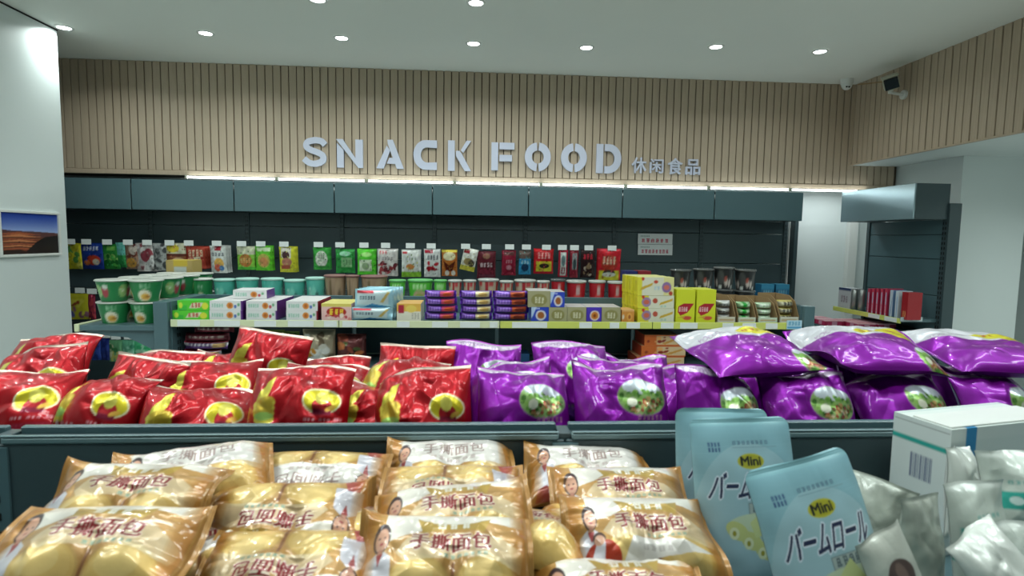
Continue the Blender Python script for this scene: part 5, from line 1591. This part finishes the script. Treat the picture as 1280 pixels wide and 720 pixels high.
# the packs underneath, seen in the gaps between the piles
low_n = 0
for px, Y, z, yaw, msh, lab in [
    (200, .63, ZN + .035, 8, 'std1', 'bread pack lying lowest, under the leftmost pile front'), (215, .78, ZN + .035, -5, 'flip0', 'bread pack lying lowest, under the leftmost pile back'),
    (395, .63, ZN + .035, -4, 'std2', 'bread pack lying lowest, under the second pile front'), (420, .78, ZN + .035, 6, 'flip1', 'bread pack lying lowest, under the second pile back'),
    (585, .63, ZN + .035, 3, 'flip0', 'bread pack lying lowest, under the third pile front'), (600, .79, ZN + .035, -3, 'std1', 'bread pack lying lowest, under the third pile back'),
    (775, .63, ZN + .035, 5, 'flip1', 'bread pack lying lowest, under the fourth pile front'), (760, .79, ZN + .035, 0, 'std0', 'bread pack lying lowest, under the fourth pile back'),
    (235, .68, ZN + .09, 24, 'coat', 'bread pack lying aslant in the gap beside the leftmost pile'), (420, .74, ZN + .092, -6, 'std0', 'bread pack in the layer under the second pile'),
    (648, .72, ZN + .09, -18, 'std2', 'gold bread pack lying aslant in the gap between third and fourth piles'), (770, .74, ZN + .092, 4, 'flip0', 'bread pack in the layer under the fourth pile'),
    (130, .66, ZN + .092, -4, 'flip1', 'bread pack in the layer under the leftmost pile'), (560, .76, ZN + .092, 4, 'flip1', 'bread pack in the layer under the third pile')]:
    bread(px, 640, Y, 0, 88, yaw, msh, lab, z)

# ------------------------------------------------------------ pale blue pouches
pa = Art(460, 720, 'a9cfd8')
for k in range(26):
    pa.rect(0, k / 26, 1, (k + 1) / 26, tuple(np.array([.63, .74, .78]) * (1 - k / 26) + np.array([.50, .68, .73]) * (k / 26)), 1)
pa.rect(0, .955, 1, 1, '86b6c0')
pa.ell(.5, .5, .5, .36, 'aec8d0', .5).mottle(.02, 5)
pa.marks(.13, .845, .25, .866, '34507c', 4).marks(.13, .815, .25, .838, '34507c', 4, 6)
pa.marks(.36, .852, .72, .872, '5c7c90', 8).rect(.36, .835, .8, .839, '84a4b0')
pa.ell(.52, .762, .13, .042, 'b8b43c').ell(.52, .762, .118, .034, 'a8a42c').text('Mini', .425, .74, .615, .787, '14181c', fat=2)
for dx, dy in ((-.012, 0), (.012, 0), (0, .008), (0, -.008), (-.008, -.006), (.008, .006)):
    pa.text('バームロール', .13 + dx, .565 + dy, .9 + dx, .705 + dy, 'd8e0ec', shear=.07, fat=2)
pa.text('バームロール', .13, .565, .9, .705, '1c2448', shear=.07, fat=2)
pa.rect(.45, .485, .82, .545, '7c8c90').rect(.46, .49, .81, .54, 'a8b4b0').marks(.48, .495, .79, .535, '5a6a70', 5, 4)
pa.ell(.55, .43, .3, .06, 'cfd8b0', .8)
for k in range(5):
    x, y = .33 + k * .13, .40 - k * .055
    pa.ell(x, y, .11, .045, 'c8cc84', 1, -.5).ell(x - .03, y - .012, .045, .032, 'dce0b8').ell(x - .03, y - .012, .018, .014, '9c9430')
pa.poly([(.45, .44), (.62, .52), (.74, .4), (.5, .36)], 'ccd494')
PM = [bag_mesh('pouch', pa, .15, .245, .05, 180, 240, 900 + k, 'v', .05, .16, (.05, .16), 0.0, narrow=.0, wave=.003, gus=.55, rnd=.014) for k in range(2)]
for cx, top, Y, yaw, roll, tl, lab, k in [(903, 514, .86, 0, 1, -4, 'pale blue pouch standing rearmost, mostly hidden by the one in front', 1),
                                       (927, 526, .77, 3, 0, -6, 'pale blue pouch standing upright with Mini badge, middle of three', 0),
                                       (1000, 578, .665, 9, -9, -10, 'tilted pale blue pouch leaning in front with dark Japanese lettering', 0)]:
    p = at(cx, top, Y)
    R = Matrix.Rotation(math.radians(yaw), 4, 'Z') @ Matrix.Rotation(math.radians(tl), 4, 'X') @ Matrix.Rotation(math.radians(roll), 4, 'Y')
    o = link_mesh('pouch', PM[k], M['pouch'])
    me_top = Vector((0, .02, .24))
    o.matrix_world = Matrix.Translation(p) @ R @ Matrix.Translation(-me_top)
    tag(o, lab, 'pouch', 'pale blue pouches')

# ------------------------------------------------------------ white carton and pearly sachets
zt = at(1118, 514, .90).z
A = at_z(1118, 514, zt); B = at_z(1190, 537, zt); C_ = at_z(1280, 546, zt)
dd = (A - B).normalized()
yaw = math.atan2(-dd.x, dd.y)
dep = abs((A - B).dot(dd))
wid = .24
fr = Art(200, 160, 'd2dad8').rect(0, .9, 1, 1, 'd8dedc').rect(.13, .62, .22, 1, '2c84b8').marks(.05, .68, .12, .76, '9cc8c8', 2).marks(.3, .76, .45, .8, 'a8b0b0', 5).rect(.3, .5, .9, .52, 'b0d0cc')
tp = Art(200, 120, 'd0d8d4').rect(.13, 0, .22, .55, '2c84b8').ell(.4, .5, .12, .14, 'd0c4a4').ell(.6, .4, .1, .12, 'c8b890').ell(.62, .42, .05, .06, 'b89c78').rect(0, .92, 1, .95, 'a0b8b8').ell(.85, .4, .1, .16, 'd4c8a8')
lf = Art(160, 200, 'd2dad8').rect(0, .80, 1, .84, '2ca094').rect(.02, .955, .98, .965, 'a8b0ae')
for k in range(14): lf.rect(.35 + k * .028, .52, .35 + k * .028 + .012 + .008 * (k % 3 == 0), .72, '5c6480')
hgt = zt - ZN - .001
me = printed_box('carton', wid, dep, hgt, fr, tp, lf, None, nu=120, nv=100)
cen = B + Vector((math.cos(yaw), math.sin(yaw), 0)) * wid / 2 + dd * dep / 2
wc = empty('carton', (cen.x, cen.y, ZN + .0005), (0, 0, yaw))
tag(wc, 'white display carton with teal line, barcode and blue tape behind the sachets', 'box')
link_mesh('carton_body', me, M['cardprint'], wc)
fl = box('top_flap', (-wid / 2 + .004, -dep / 2 + .004, hgt + .0005), (wid / 2, dep / 2 - .03, hgt + .0025), M['white'], wc)
fl.rotation_euler = (math.radians(0), math.radians(0), 0)

sa = Art(120, 200, 'c6cec6').rect(.08, .52, .92, .66, '35a294').ell(.35, .59, .1, .035, 'c8dcd8').ell(.65, .59, .1, .035, 'c8dcd8').rect(0, .38, 1, .40, '35a294').ell(.55, .22, .3, .1, 'c4a884').ell(.55, .22, .16, .05, 'd8c4a0').marks(.3, .72, .8, .75, '7cb0a8', 5).rect(0, .94, 1, 1, 'd4dad4')
sb = Art(120, 200, 'a7ada3').mottle(.05, 4).ell(.4, .2, .2, .06, '8c9488').marks(.2, .3, .5, .4, '707c7c', 3)
sc_ = Art(120, 200, 'c8cac0').ell(.5, .6, .26, .15, '5c4844').ell(.5, .6, .1, .12, '7c645c').rect(0, 0, 1, .2, 'b8bcb0')
sd = Art(120, 200, 'd2d6d0').ell(.4, .3, .2, .1, 'b88c5c').blobs(.1, .1, .9, .4, ['c8b8a0', 'b09068', 'd8d8d0'], 10, .08, 4)
SM = {'teal': bag_mesh('sachet', sa, .088, .155, .04, 70, 100, 950, 'v', .05, .7, (.0, .1), .1, narrow=.1, wave=.006),
      'teal2': bag_mesh('sachet', sa, .088, .155, .036, 70, 100, 951, 'v', .05, .9, (.0, .2), -.1, narrow=.1, wave=.006),
      'grey': bag_mesh('sachet', sb, .088, .165, .04, 70, 100, 952, 'v', .04, .9, (.0, .1), .2, narrow=.22, wave=.004),
      'grey2': bag_mesh('sachet', sb, .088, .165, .04, 70, 100, 955, 'v', .04, 1.1, (.0, .1), -.2, narrow=.16, wave=.004),
      'date': bag_mesh('sachet', sc_, .07, .12, .03, 70, 100, 953, 'v', .05, .5, (.0, .1), 0, narrow=.05, wave=.004),
      'white': bag_mesh('sachet', sd, .085, .13, .04, 70, 100, 954, 'v', .05, 1.2, (.0, .3), .3, narrow=.1, wave=.006)}
for cx, top, Y, yaw_, roll, tl, k, L_, lab in [
    (1100, 602, .74, -8, 18, -6, 'grey2', .16, 'grey-white sachet leaning left, between the tilted blue pouch and white carton'),
    (1148, 622, .66, 4, 4, -4, 'grey', .16, 'grey pearly sachet flaring to a wide top edge in front of the white carton'),
    (1092, 668, .62, 10, -20, -8, 'date', .115, 'small sachet with dark brown date print beside the tilted blue pouch'),
    (1212, 605, .69, -2, -3, -8, 'teal', .15, 'white sachet with teal label standing before the carton front'),
    (1262, 568, .73, -4, -2, -6, 'teal2', .15, 'white sachet with teal label cut by the right edge of the photo'),
    (1205, 562, .77, 8, 3, -4, 'white', .125, 'crumpled foil sachet tucked against the carton front'),
    (1218, 668, .61, -6, -28, -12, 'white', .125, 'crumpled white sachet slumped at the bottom right'),
    (1268, 655, .64, 6, 5, -8, 'teal', .15, 'white sachet at the bottom right corner of the photo')]:
    p = at(cx, top, Y)
    R = Matrix.Rotation(math.radians(yaw_), 4, 'Z') @ Matrix.Rotation(math.radians(tl), 4, 'X') @ Matrix.Rotation(math.radians(roll), 4, 'Y')
    o = link_mesh('sachet', SM[k], M['sachet'])
    o.matrix_world = Matrix.Translation(p) @ R @ Matrix.Translation((0, -.01, -L_))
    tag(o, lab, 'sachet', 'pearly sachets in front of the carton')
